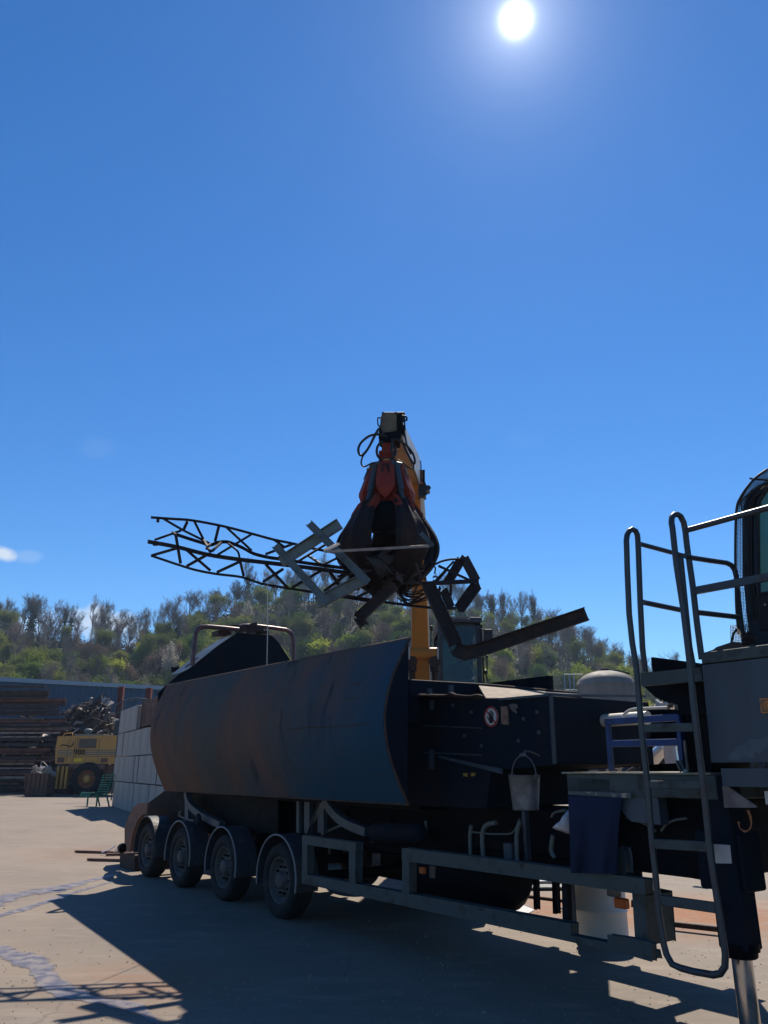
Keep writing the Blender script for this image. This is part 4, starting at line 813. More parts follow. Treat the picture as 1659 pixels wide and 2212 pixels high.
# ladder
def tube_t(pts, w, r_, mb): mb.tube([tp(x, y, w) for x, y in pts], r_, 10)
LW = 4.7
left = [(1353.5, 1178), (1355, 1230), (1359, 1325), (1366, 1390), (1374, 1437), (1382.5, 1535), (1390, 1619), (1399, 1695), (1408, 1817), (1415, 1878), (1423, 1970)]
botm = [(1434, 2040), (1440, 2062), (1452, 2083), (1470, 2091), (1500, 2099), (1540, 2106), (1556, 2103), (1566, 2088), (1567, 2062)]
right = [(1561, 2020), (1546, 1922), (1534, 1844), (1519, 1695), (1506, 1588), (1497, 1510), (1490.5, 1437), (1476, 1315), (1461, 1219), (1452.5, 1140)]
def hoopw(o, i, ztop, s0, mb):    # not used for the picture: keeps the radius of the handrail bends
    pass
m = MB(); rad = .021
def loop(base, top_px, inner_px, w0, dw, mb, foot):
    a = tp(*base, w0); s0 = a.dot(AX)
inner1 = [(1378, 1168), (1379, 1190), (1383, 1300), (1388, 1400), (1394, 1452)]
hoop1 = [(1353, 1168), (1354.5, 1156), (1359, 1147), (1366, 1143.5), (1373, 1147), (1377, 1156)]
inner2 = [(1480.5, 1148), (1484, 1180), (1496, 1262), (1506, 1350), (1516, 1424)]
hoop2 = [(1450.5, 1130), (1451, 1118), (1456, 1112), (1463, 1111), (1470, 1115), (1477, 1129)]
def wl(a, b, n): return [a + (b - a) * i / (n - 1) for i in range(n)]
P = [tp(x, y, LW) for x, y in right[::-1]][::-1]
path = [tp(x, y, w) for (x, y), w in zip(hoop1[::-1] + left, wl(4.83, LW, 6) + [LW] * len(left))]
path += [tp(x, y, LW) for x, y in botm] + [tp(x, y, LW) for x, y in right]
path += [tp(x, y, w) for (x, y), w in zip(hoop2, wl(LW, 4.84, 6))] + [tp(x, y, 4.85) for x, y in inner2]
m.tube([tp(x, y, 4.83) for x, y in inner1[::-1]] + path, rad, 10); lad = m.build('ladder_rail', M['tube'], TR)
for (a0, b0), h_ in ((((1386, 1572.5), (1500, 1571)), .055), (((1400, 1695), (1516, 1695.5)), .052), (((1408, 1822), (1530, 1829)), .06), (((1420, 1943), (1548, 1961)), .06)):
    m = MB(); m.bar(tp(*a0, LW + .01), tp(*b0, LW + .01), .035, h_); m.build('rung', M['greenframe'], TR, .004)
# cross rails (running away from the side) and hand rails along it
s3 = tp(*z1(633, 685), 4.84).dot(AX)
m = MB(); m.tube([sp(*z1(633, 685), s3), sp(*z1(985, 780), s3)], .019, 8); m.tube([sp(*z1(668, 1150), s3), sp(*z1(985, 1215), s3)], .021, 8)
m.tube([sp(*z1(968, 775), s3), sp(*z1(1000, 1100), s3), sp(*z1(1040, 1500), s3), sp(*z1(1070, 1660), s3)], .02, 8); m.build('guard_rail', M['tube'], TR)
s4 = tp(*z1(1040, 795), 4.85).dot(AX)
m = MB(); m.tube([sp(*z1(x, y), s4) for x, y in [(1000, 782), (1040, 795), (1200, 820), (1330, 838), (1370, 858), (1395, 895), (1408, 950), (1425, 1150), (1450, 1350), (1475, 1500)]], .02, 8)
m.tube([sp(*z1(1095, 1230), s4), sp(*z1(1425, 1268), s4)], .02, 8); m.build('guard_rail', M['tube'], TR)
m = MB(); pa, pb = tp(*z1(1012, 580), 4.8), tp(*z1(1659, 402), 4.8); pb2 = pa + (pb - pa) * 1.7; m.tube([pa, pb2], .02, 10)
pa, pb = tp(*z1(1078, 1060), 4.8), tp(*z1(1659, 950), 4.8); m.bar(pa, pa + (pb - pa) * 1.7, .03, .05); m.build('hand_rail', M['tube'], TR)
# jack column and polished leg
js = tp(1606, 2100, 5.0).dot(AX)
m = MB(); m.tbox(js - .095, js + .095, 4.91, 5.1, .62, 1.62); m.tbox(js - .12, js + .2, 4.95, 5.2, .95, 1.3); m.build('jack_column', M['darksteel'], TR, .012)
m = MB(); jc = W(js, 5.0, 0); m.lathe(jc, UP, [(.115, .66), (.115, .615), (.10, .61), (.10, .585), (.09, .575), (.06, .57)], 28); m.build('jack_collar', M['darksteel2'], TR)
m = MB(); m.lathe(jc, UP, [(.062, .62), (.062, .04)], 28); m.build('jack_leg', M['chrome'], TR)
m = MB(); m.lathe(jc, UP, [(.001, .07), (.06, .07), (.16, .035), (.18, .03), (.18, .0)], 28); m.build('jack_foot', M['darksteel'], TR)

# side guard frames
def tb2(pts, w, th, name, m_='greenframe', bev=.005): return tpoly(pts, w, th, name, m_, bevel=bev)
tb2([(653, 1805), (768, 1821.5), (768, 1840), (653, 1822)], 4.9, .09, 'guard_frame')
tb2([(653, 1824), (663, 1825.5), (663, 1890), (653, 1887)], 4.9, .09, 'guard_post'); tb2([(754, 1839), (767, 1841), (767, 1907), (754, 1905)], 4.9, .09, 'guard_post')
tb2([(868.5, 1832.5), (1130, 1865), (1391, 1900), (1393, 1932), (1130, 1894), (868.5, 1858)], 4.9, .09, 'guard_frame')
tb2([(869, 1860), (883, 1862), (883, 1930), (869, 1928)], 4.9, .09, 'guard_post')
tb2([(652, 1888), (881, 1931), (1232, 1996), (1232, 2022), (1408, 2056), (1412, 2073), (1222, 2031), (881, 1958), (652, 1907)], 4.9, .09, 'lower_beam')
tb2([z3(345, 282), z3(372, 285), z3(380, 560), z3(352, 560)], 5.0, .05, 'support_post', 'darksteel'); tb2([z3(380, 285), z3(395, 288), z3(410, 560), z3(388, 560)], 5.06, .05, 'support_post', 'bluegrey')
tb2([z3(160, 255), z3(176, 258), z3(182, 455), z3(166, 452)], 5.9, .05, 'support_post', 'darksteel2'); tb2([z3(282, 278), z3(305, 282), z3(312, 482), z3(288, 478)], 5.9, .05, 'support_post', 'darksteel2')
tb2([z3(795, 350), z3(868, 365), z3(890, 690), z3(815, 660)], 4.93, .32, 'end_post')
tb2([z3(637, 618), z3(780, 640), z3(915, 672), z3(918, 785), z3(642, 705)], 4.86, .05, 'foot_plate')
m = MB(); m.box(tp(*z3(725, 415), 5.3), AX * .055, WX * .03, UP * .035); m.build('side_reflector', M['amber'], TR, .008)
m = MB(); m.box(tp(*z6(780, 590), 5.15), AX * .035, WX * .02, UP * .03); m.build('side_reflector', M['amber'], TR, .006)
m = MB(); m.box(tp(*z6(833, 598), 5.15), AX * .03, WX * .02, UP * .055); m.box(tp(*z3(675, 345), 5.25), AX * .05, WX * .03, UP * .03); m.build('lamp_bracket', M['galv'], TR, .008)
m = MB(); m.prism([tp(*z3(785, 395), 5.6), tp(*z3(1020, 430), 5.6), tp(*z3(1010, 470), 5.6), tp(*z3(785, 440), 5.6)], WX * .05); m.build('red_cross_bar', mat('faded_red_bar', (.28, .04, .04), .6), TR)
tpoly([z3(690, 60), z3(732, 70), z3(745, 130), z3(748, 222), z3(700, 215)], 4.98, .08, 'grey_canister', 'bluegrey', bevel=.01)
# chassis
m = MB()
for w_ in (5.55, 6.75):
    m.tbox(4.2, 14.3, w_, w_ + .02, .80, 1.25); m.tbox(4.2, 14.3, w_ - .08, w_ + .1, .78, .80); m.tbox(4.2, 14.3, w_ - .08, w_ + .1, 1.25, 1.27)
for s_ in [4.6 + .95 * i for i in range(11)]: m.tbox(s_, s_ + .08, 5.5, 7.1, 1.0, 1.2)
m.tbox(7.7, 9.6, 6.9, 7.2, .25, 1.0)
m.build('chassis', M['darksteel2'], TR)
m = MB(); m.tube([W(5.85, 5.85, .68), W(5.95, 5.85, .68), W(7.3, 5.85, .68), W(7.4, 5.85, .68)], [.2, .3, .3, .2], 20); m.build('fuel_tank', M['darksteel2'], TR); m = MB(); m.tbox(6.1, 6.15, 5.5, 6.2, .9, 1.1); m.tbox(7.0, 7.05, 5.5, 6.2, .9, 1.1)
m.build('tank_strap', M['darksteel2'], TR)
m = MB(); m.prism([tp(x, y, 5.3) for x, y in ((356, 1708), (600, 1716), (600, 1800), (430, 1800), (300, 1762), (300, 1736), (321, 1734))], WX * .04); m.build('rear_side_plate', M['darksteel2'], TR)
m = MB(); m.prism([tp(*z4(x, y), 5.0) for x, y in ((240, 437), (300, 433), (295, 505), (262, 512), (228, 560), (198, 650), (186, 745), (162, 752), (163, 680), (170, 590), (205, 510))], WX * .05)
m.prism([tp(*z4(x, y), 5.3) for x, y in ((240, 437), (205, 510), (170, 590), (163, 680), (162, 752), (150, 752), (150, 590), (200, 470))], WX * 1.9); m.build('rear_guard', mat('rust_brown_guard', (.17, .085, .06), .7, 0, (.09, .06, .05), 3), TR)
m = MB(); m.prism([tp(*z4(x, y), 5.05) for x, y in ((120, 770), (215, 775), (215, 872), (120, 850))], WX * 2.1); m.lathe(tp(*z4(135, 730), 5.1), AX, [(.07, -.06), (.09, 0), (.07, .08), (.001, .08)], 12); m.build('rear_step', M['rustsec'], TR, .01)
m = MB()
for a_s in ([(405, 1712), (412, 1738), (440, 1762), (480, 1782)], [(704, 1727), (722, 1754), (750, 1778), (795, 1797)]):
    m = MB(); P_ = smooth_path([tp(x, y, 5.12) for x, y in a_s], 4)
    for p_, q_ in zip(P_, P_[1:]): m.bar(p_, q_, .1, .09)
    m.build('curved_brace', M['bluegrey'], TR)
m = MB()
for x0, x1 in ((399, 406), (640, 646), (657, 668), (686, 699)): m = MB(); m.prism([tp(x0, 1722, 5.14), tp(x1, 1723, 5.14), tp(x1, 1800, 5.14), tp(x0, 1798, 5.14)], WX * .05); m.build('strut', M['bluegrey'], TR)
pass
m = MB(); m.tube([tp(*z6(505, 385), 5.15), tp(*z6(520, 384), 5.15), tp(*z6(770, 385), 5.15), tp(*z6(785, 386), 5.15)], [.05, .095, .095, .05], 16); m.build('air_tank', M['darksteel'], TR)
m = MB(); m.lathe(tp(430, 1771, 5.0), -WX, [(.085, 0), (.095, .02), (.06, .04), (.001, .045)], 20); m.build('brake_chamber', M['darksteel'], TR)
m = MB(); m.tube(smooth_path(tc_(z4, [(520, 485), (508, 500), (512, 520), (560, 540), (605, 552)], 5.0), 4), .014, 8); m.build('bright_pipe', M['galv'], TR)
m = MB()
for pts, r_ in (([(215, 205), (205, 290), (170, 350), (145, 392)], .016), ([(500, 435), (560, 422), (640, 425), (720, 400), (775, 375)], .008), ([(1110, 520), (1105, 400), (1125, 345), (1180, 330)], .022), ([(1040, 505), (1038, 400), (1045, 345)], .018), ([(1045, 380), (1120, 390), (1200, 392), (1270, 385), (1310, 310)], .008), ([(1295, 540), (1292, 400), (1310, 320)], .02), ([(795, 320), (800, 380), (790, 430)], .012), ([(230, 395), (290, 365), (340, 345)], .012), ([(1480, 300), (1500, 275), (1560, 262)], .012), ([(1490, 400), (1480, 480), (1500, 520)], .02)):
    m = MB(); m.tube(smooth_path(tc_(z6, pts, 5.2), 3), r_, 7); m.build('hose', M['hose'], TR)
m = MB(); m.box(tp(*z6(1258, 488), 5.2), AX * .05, WX * .04, UP * .07); m.build('valve_block', M['bluegrey'], TR, .006); m = MB(); m.box(tp(*z6(1345, 400), 5.3), AX * .02, WX * .03, UP * .2); m.build('valve_block', M['bluegrey'], TR, .006)
m = MB(); m.tube([tp(*z4(1420, 410), 5.1), tp(*z4(1415, 450), 5.08), tp(*z4(1345, 630), 5.05)], .012, 6); m.build('brake_line', M['black'], TR); m = MB(); m.tube(smooth_path(tc_(z4, [(600, 590), (625, 660), (640, 740)], 5.0), 3), .01, 6); m.build('brake_line', M['black'], TR)
# wheels
RW = .415
def wheel(s0, w0, sgn):
    m = MB(); ax_ = WX * sgn; c = W(s0, w0, RW)
    m.lathe(c, ax_, [(.255, .05), (.262, .012), (.30, -.004), (.36, -.008), (.395, .012), (.412, .04), (.415, .07), (.415, .21), (.412, .235), (.39, .265), (.30, .28), (.25, .25)], 48)
    for i in range(44):
        a_ = 6.2832 * i / 44; ra = AX * math.cos(a_) + UP * math.sin(a_); ta = -AX * math.sin(a_) + UP * math.cos(a_)
        for zz in (.085, .14, .195): m.box(c + ax_ * zz + ra * .414, ra * .006, ta * .02, ax_ * .021)
    w = m.build('wheel', M['rubber'], TR)
    m = MB(); m.lathe(c, ax_, [(.258, .055), (.262, .02), (.25, .012), (.238, .03), (.228, .075), (.205, .105), (.19, .10), (.185, .085), (.12, .075), (.10, .07), (.095, .02), (.075, .005), (.001, .0)], 36); rim = m.build('rim', M['rim'], w)
    m = MB()
    for i in range(10): a_ = 6.2832 * i / 10; ra = AX * math.cos(a_) + UP * math.sin(a_); m.lathe(c + ra * .15 + ax_ * .08, -ax_, [(.014, 0), (.014, .03), (.001, .034)], 7)
    for i in range(8): a_ = 6.2832 * (i + .5) / 8; ra = AX * math.cos(a_) + UP * math.sin(a_); m.lathe(c + ra * .205 + ax_ * .10, -ax_, [(.022, 0), (.018, .002), (.001, .003)], 8)
    m.build('hub_cap', M['darksteel2'], w)
    m = MB(); sgn2 = 1
    arc = [R(-12 + 204 * i / 24) for i in range(25)]; rg = .485
    for a0_, a1_ in zip(arc, arc[1:]):
        p = lambda a_, r_, ww: c + ax_ * ww + AX * math.cos(a_) * r_ + UP * (math.sin(a_) * r_ + .02)
        m.prism([p(a0_, rg, -.03), p(a1_, rg, -.03), p(a1_, rg + .012, -.03), p(a0_, rg + .012, -.03)], ax_ * .30)
    f_ = m.build('mudguard', M['fender'], TR)
    m = MB(); m.tube([c + ax_ * -.032 + AX * math.cos(a_) * (rg + .004) + UP * (math.sin(a_) * (rg + .004) + .02) for a_ in arc], .011, 6)
    if sgn > 0: m.build('edge_trim', M['trim'] if s0 < 12.9 else M['fender'], f_)
for s0 in (8.97, 10.55, 12.08, 13.5):
    wheel(s0, 4.93, 1); wheel(s0, 7.35, -1)
    m = MB(); m.tube([W(s0, 5.1, RW), W(s0, 7.2, RW)], .065, 10); m.tbox(s0 - .06, s0 + .06, 5.45, 5.6, RW, .85); m.tbox(s0 - .06, s0 + .06, 6.7, 6.85, RW, .85); m.build('axle', M['darksteel2'], TR)

# operator cab at the right edge
def za(x, y): return (1371.6 + x * .17361, 987.6 + y * .17361)
CW = 5.42
bodyo = [(1458, 2212), (1430, 2000), (1395, 1640), (1372, 1500), (1366, 1200), (1366, 800), (1380, 620), (1412, 500), (1470, 430), (1550, 375), (1655, 325)]
Pf = [tp(*za(x, y), CW) for x, y in bodyo]; sF = [p.dot(AX) for p in Pf]; topz = Pf[-1].z + .05
prof_ = [(p.dot(AX), p.z) for p in Pf] + [(2.1, topz + .02), (1.55, topz), (1.4, topz - .12), (1.4, Pf[0].z - .15), (Pf[0].dot(AX), Pf[0].z - .15)]
cabm = MB(); cabm.prism([W(s_, CW, z_) for s_, z_ in prof_], WX * 1.0); cab = cabm.build('operator_cab', M['cabframe'], TR, .02)
m = MB()
for off in ((150, 0), (95, 0)):
    pth = [tp(*za(x + off[0] * .55, y), CW - .012) for x, y in bodyo[1:8]]; m.tube(pth + [W(pth[-1].dot(AX) - .25, CW - .012, pth[-1].z + .12)], .01, 5)
m.build('door_seal', M['signblack'], cab)
wa, wb = tp(*za(1535, 715), CW), tp(*za(1562, 1712), CW); m = MB(); s_a, s_b = wa.dot(AX), wb.dot(AX)
arcw = [(s_b, wb.z), (s_a, wa.z), (s_a - .03, wa.z + .1), (s_a - .1, wa.z + .17), (s_a - .22, wa.z + .2), (1.7, wa.z + .2), (1.7, wb.z)]
m.prism([W(a_, CW - .008, c_) for a_, c_ in arcw], WX * .006); m.build('side_window', mat('teal_light_pane', (.05, .19, .19), .25, 0, (.10, .25, .20), 1.5, .4, .65), cab)  # opaque pane, the teal light seen through the window is painted in
m = MB(); m.tube([W(a_, CW - .012, c_) for a_, c_ in arcw], .016, 6, closed=True); m.build('window_seal', M['signblack'], cab)
m = MB(); q_ = tp(*za(1600, 1930), CW); m.box(q_ - AX * .06 - WX * .005, AX * .1, WX * .01, UP * .13); m.build('door_latch', M['signblack'], cab); m = MB(); m.ball(tp(*za(1618, 1835), CW - .02), .008, 6); m.build('lock', M['white'], cab)
outer = [(1290, 2200), (1265, 1900), (1255, 1550), (1250, 1200), (1255, 800), (1270, 620), (1300, 530), (1380, 400), (1500, 260), (1650, 150)]
Po = smooth_path([tp(*za(x, y), CW - .04) for x, y in outer], 5); Pi = smooth_path([tp(*za(x, y), CW - .04) for x, y in [(1458, 2212), (1430, 2000), (1385, 1600), (1366, 1300), (1364, 900), (1380, 640), (1412, 510), (1470, 435), (1550, 380), (1655, 330)]], 5)
m = MB(); m.tube(Po, .010, 6); m.tube([p + WX * .95 for p in Po], .010, 6); m.tube([tp(*za(x, y), CW - .04) for x, y in ((1430, 262), (1480, 275), (1600, 280), (1659, 290))], .008, 5); m.tube([tp(*za(x, y), CW - .04) for x, y in ((1655, 330), (1480, 400), (1315, 545), (1340, 690))], .006, 5); gf = m.build('guard_frame', M['black'], cab)
m = MB(); n_ = 150
def along(P_, t): f_ = t * (len(P_) - 1); i_ = min(int(f_), len(P_) - 2); return P_[i_].lerp(P_[i_ + 1], f_ - i_)
for i in range(n_ + 1): a_, b_ = along(Po, i / n_), along(Pi, i / n_); m.bar(a_, b_, .0022, .0022); 
for k_ in range(1, 9): m.tube([along(Po, i / 40).lerp(along(Pi, i / 40), k_ / 9) for i in range(41)], .0014, 3, False)
for i in range(0, n_ + 1, 2): a_ = along(Po, i / n_); m.bar(a_, a_ + WX * .95, .0022, .0022)
for k_ in range(1, 30): m.tube([along(Po, i / 40) + WX * .95 * k_ / 30 for i in range(41)], .0014, 3, False)
m.build('wire_mesh', M['black'], gf)
# dirt and wire debris on the platform
m = MB(); m.prism([tp(*z1(x, y), 5.25) for x, y in ((1150, 1552), (1225, 1525), (1250, 1505), (1350, 1472), (1370, 1462), (1420, 1465), (1450, 1500), (1540, 1480), (1560, 1510))], WX * .15); m.build('debris', M['scrap1'], TR)
m = MB(); rnd = random.Random(12)
for i in range(14):
    x = 1362 + i * 12; m.tube([tp(*z1(x, 1330 + rnd.uniform(-6, 6)), 5.3), tp(*z1(x + 3, 1480), 5.3)], .0022, 3, False)
for j in range(12): y = 1335 + j * 12; m.tube([tp(*z1(1362, y + 4), 5.3), tp(*z1(1440, y - 6), 5.3), tp(*z1(1530, y), 5.3)], .0022, 3, False)
m.tube([tp(*z1(1370, 1465), 5.28), tp(*z1(1385, 1400), 5.28), tp(*z1(1412, 1365), 5.28)], .009, 5); m.build('mesh_scrap', M['black'], TR)
m = MB()
for _ in range(40): p_ = tp(*z1(rnd.uniform(1480, 1545), rnd.uniform(1410, 1490)), 5.3); d_ = V((rnd.gauss(0, 1), rnd.gauss(0, 1), rnd.gauss(0, 1))).normalized() * .03; m.bar(p_ - d_, p_ + d_, .012, .012)
m.build('debris', M['rustsec'], TR)

# ------------------------------------------------------------------ loose things on and by the trailer
bc = tp(1136, 1750, 4.85); mpp = (tp(1171, 1675, 4.85) - tp(1095, 1675, 4.85)).length
pxm = (tp(1136, 1700, 4.85) - tp(1136, 1701, 4.85)).length
bk_ = thing('bucket', 'dented galvanised bucket hanging by its handle on the trailer side', 'bucket', bc)
hgt = 74 * pxm; r1 = 37 * pxm * .98; r0 = 30 * pxm
m = MB(); m.lathe(bc, UP, [(.001, .004), (r0 * .97, .004), (r0, 0), (r0 * 1.0, .012), (r0 * .985, .02), (r1 * .98, hgt * .93), (r1, hgt), (r1 * 1.03, hgt + .004), (r1 * .98, hgt), (r1 * .95, hgt * .9), (r0 * .95, .03), (.001, .03)], 36); m.build('pail', M['galv'], bk_)
m = MB(); hb = [bc - AX * 0 + UP * hgt]; har = [bc + UP * (hgt + .0) + (-AX) * math.cos(R(a_)) * r1 * 1.05 + UP * math.sin(R(a_)) * 44 * pxm for a_ in range(0, 181, 10)]; m.tube(har, .005, 6); m.build('handle', M['galv'], bk_)
m = MB()
for sgn in (-1, 1): m.box(bc + UP * hgt * .98 + AX * sgn * r1 * 1.04, AX * .008, WX * .015, UP * .02)
m.build('ear', M['galv'], bk_)
m = MB(); tpz = bc + UP * (hgt + 44 * pxm); m.tube(smooth_path([tpz + UP * .0, tpz + UP * .035 + WX * .03, tpz + UP * .03 + WX * .1, tpz + UP * .0 + WX * .2], 3), .008, 6); m.tube([tpz - AX * .03 + UP * .005, tpz + AX * .03 + UP * .005], .012, 8); m.build('hook', M['galv'], TR)
# blue tarpaulin
def cloth(pl, pr, n=14, k=16):
    vs = []
    for j in range(k + 1):
        for i in range(n + 1):
            u, v = i / n, j / k; fl = along2(pl, v); fr = along2(pr, v); x = fl[0] + (fr[0] - fl[0]) * u; y = fl[1] + (fr[1] - fl[1]) * u
            w = 4.86 - .025 * math.sin(u * 9 + v * 2) * (.3 + v) - .012 * math.sin(u * 23 + v * 5) * v; vs.append(tp(x, y, w))
    return vs, n, k
def along2(P_, t): f_ = t * (len(P_) - 1); i_ = min(int(f_), len(P_) - 2); q_ = f_ - i_; return (P_[i_][0] + (P_[i_ + 1][0] - P_[i_][0]) * q_, P_[i_][1] + (P_[i_ + 1][1] - P_[i_][1]) * q_)
vs, n_, k_ = cloth([(1227, 1719), (1229, 1770), (1231, 1830), (1232, 1886)], [(1343, 1724), (1337, 1772), (1333, 1830), (1332, 1888)])
vi = [p + WX * .006 for p in vs]; q = []; kk = len(vs)
for j in range(k_):
    for i in range(n_): a0 = j * (n_ + 1) + i; q += [(a0, a0 + 1, a0 + n_ + 2, a0 + n_ + 1), (kk + a0, kk + a0 + n_ + 1, kk + a0 + n_ + 2, kk + a0 + 1)]
m = MB(); m.add(vs + vi, q, True); m.solo('tarpaulin', M['cloth'], 'dark blue tarpaulin hanging from the rail under the deck of the trailer', 'tarpaulin')
m = MB(); sv = [(1192, 1788), (1203, 1778), (1216, 1770), (1226, 1750), (1236, 1752), (1240, 1780), (1240, 1800), (1228, 1802), (1212, 1796), (1198, 1792)]
cs = tp(1220, 1782, 4.95); ring = [tp(x, y, 4.97) for x, y in sv]; mid = [p.lerp(cs, .45) - WX * .05 for p in ring]; midb = [p.lerp(cs, .45) + WX * .05 for p in ring]; nq = len(ring)
m.add(ring + mid + midb + [cs - WX * .065, cs + WX * .065], [(i, (i + 1) % nq, nq + (i + 1) % nq, nq + i) for i in range(nq)] + [(i, 2 * nq + i, 2 * nq + (i + 1) % nq, (i + 1) % nq) for i in range(nq)] + [(nq + i, nq + (i + 1) % nq, 3 * nq) for i in range(nq)] + [(2 * nq + (i + 1) % nq, 2 * nq + i, 3 * nq + 1) for i in range(nq)], True)
m.solo('sack', M['sack'], 'crumpled pale sack poking out beside the blue tarpaulin', 'sack')
# white drum
dc = gp(1303, 2030); dr = .262
m = MB(); m.lathe(dc, UP, [(.001, .01), (dr * .93, .01), (dr * .97, .0), (dr * .985, .03), (dr, .06), (dr, .27), (dr * 1.05, .285), (dr * 1.05, .30), (dr, .315), (dr, .55), (dr * 1.05, .565), (dr * 1.05, .585), (dr, .60), (dr, .80), (dr * .97, .86), (dr * .94, .88), (dr * .9, .86), (.001, .86)], 44)
m.solo('drum', M['whiteplastic'], 'white plastic drum standing under the trailer behind the guard rail', 'drum', loc=dc)
pp = gp(1134, 1964, .0); m = MB(); m.add([gp(1110, 1963, .02), gp(1124, 1953, .05), gp(1143, 1957, .04), gp(1155, 1965, .01), gp(1140, 1972, .006), gp(1120, 1971, .01)], [(0, 1, 2, 3, 4, 5)]); m.prism([gp(1110, 1964, .008), gp(1120, 1972, .008), gp(1140, 1973, .008), gp(1154, 1966, .008)], UP * -.006); m.solo('paper_sheet', M['white'], 'white sheet lying on the ground under the trailer', 'sheet')
rnd = random.Random(14)
for i, (x, y, ln, an, lab) in enumerate(((232, 1844, .75, -.25, 'rusty flat bar, upper one of the scraps lying behind the rear wheel'), (247, 1861, .55, -.2, 'rusty flat bar, lower one of the scraps lying behind the rear wheel'), (268, 1848, .35, .3, 'short rusty bar, nearest the trailer of the scraps behind the rear wheel'))):
    c = gp(x, y); d = V((math.cos(an), math.sin(an), 0)); m = MB(); m.box(c + UP * .03, d * ln, V((-d.y, d.x, 0)) * .05, UP * .02); m.solo('flat_bar', M['rustbox'], lab, 'flat bar')
m = MB(); c = gp(254, 1846)
for _ in range(9): p = c + V((rnd.gauss(0, .18), rnd.gauss(0, .2), .07)); d = V((rnd.gauss(0, 1), rnd.gauss(0, 1), .4)).normalized() * rnd.uniform(.05, .16); m.bar(p - d, p + d, .03, .015)
m.solo('metal_offcut', M['bright'], 'little tangle of bright metal offcuts behind the rear wheel', 'offcut')
# plates and bars on the ground beyond the trailer
for x, y, ln, an, mm, lab in ((1115, 1908, .9, .15, 'white', 'pale plate lying furthest back on the ground beyond the trailer'), (1120, 1921, .8, .05, 'galv', 'pale plate lying in front of another on the ground beyond the trailer'), (965, 1952, .25, .4, 'deck', 'small tan scrap lying under the trailer left of the white sheet'), (1243, 1968, .18, .2, 'white', 'small white scrap lying beside the white drum')):
    c = gp(x, y); d = V((math.cos(an), math.sin(an), 0)); m = MB(); m.box(c + UP * .035, d * ln, V((-d.y, d.x, 0)) * .2 * ln, UP * .012); m.bar(c - d * ln * .8 + UP * .02, c + d * ln * .8 + UP * .02, .05, .02); m.solo('metal_plate', M[mm], lab, 'metal plate')
m = MB(); m.tube([gp(1015, 2052, .02), gp(1130, 1935, .02), gp(1330, 1960, .02)][1:], .02, 6); m.solo('steel_bar', M['rustsec'], 'long thin bar lying on the ground beyond the trailer', 'bar')
# orange scrap bar beyond the ladder
m = MB(); m.bar(gp(1415, 1992, .06), gp(1560, 2008, .06), .06, .05); m.solo('rusty_rail', M['rustsec'], 'dark bar lying on the orange-stained ground beyond the ladder', 'bar')
m = MB(); m.tube(tc_(z2, [(815, 560), (880, 480), (935, 430)], 14.0), .13, 10); m.solo('bright_tube', M['bright'], 'bright slanting tube in the scrap seen through the blue frame', 'tube')
m = MB()
for i in range(8): c = tp(*z2(965 + i * 10, 500 - i * 7), 13.5); m.tube([c + (AX * math.cos(a_) * .09 + UP * math.sin(a_) * .40) for a_ in [R(-80 + 20 * q_) for q_ in range(9)]], .035, 5)
m.solo('coil_spring', M['bright'], 'row of bright curved rings in the scrap seen through the blue frame', 'coil')
m = MB(); m.prism([tp(*z2(x, y), 13.0) for x, y in ((860, 95), (875, 110), (885, 150), (865, 155))], WX * .1); m.prism([tp(*z2(x, y), 13.0) for x, y in ((882, 112), (895, 118), (888, 152), (878, 152))], WX * .1); m.bar(tp(*z2(890, 152), 13), tp(*z2(945, 122), 13), .05, .05); m.solo('bright_sheet', M['white'], 'sunlit white sheets in the scrap seen just right of the ladder under the platform', 'sheet')

# ================================================================== MATERIAL HANDLER
MH = thing('material_handler', 'orange and yellow material handler behind the trailer with its boom raised', 'material handler', (0.9, 17.0, 0))
def dbox8(n4, Yn, f4, Yf, name, m_, bev=.01, parent=MH):
    mb = MB(); a = [dp(x, y, Yn) for x, y in n4]; b = [dp(x, y, Yf) for x, y in f4]
    mb.add(a + b, [(0, 1, 2, 3), (7, 6, 5, 4), (0, 4, 5, 1), (1, 5, 6, 2), (2, 6, 7, 3), (3, 7, 4, 0)]); return mb.build(name, M[m_], parent, bev)
def zc(x, y): return (740.7 + x * .1323, 877.8 + y * .1323)
def zt_(x, y): return (658.4 + x * .26457, 850.4 + y * .26457)
# stick
stick = dbox8([(829, 905), (864, 905), (866, 948), (831, 950)], 10.75, [(846, 985), (903, 985), (904, 1048), (846, 1052)], 14.0, 'stick', 'yellow')
m = MB(); a_, b_, c_, d_ = dp(866, 908, 10.74), dp(867.5, 944, 10.74), dp(905.5, 1046, 13.99), dp(904.5, 988, 13.99); m.prism([a_, b_, c_, d_], V((.02, 0, 0))); m.build('stick_side', M['boomgrey'], MH)
m = MB(); p = [zc(650, 115), zc(862, 110), zc(868, 240), zc(850, 430), zc(800, 452), zc(640, 440), zc(612, 400), zc(625, 200)]; m.prism([dp(x, y, 10.45) for x, y in p], (0, .35, 0)); tipb = m.build('stick_tip', mat('dirty_tip_paint', (.13, .10, .06), .6, 0, (.05, .045, .045), 4, .42, .62), MH, .01)
m = MB(); m.tube([dp(*zc(655, 100), 10.45), dp(*zc(655, 125), 10.45)], .02, 6); m.tube([dp(*zc(665, 108), 10.5), dp(*zc(1000, 104), 10.6)], .012, 6); m.tube([dp(*zc(862, 100), 10.45), dp(*zc(862, 130), 10.45)], .02, 6)
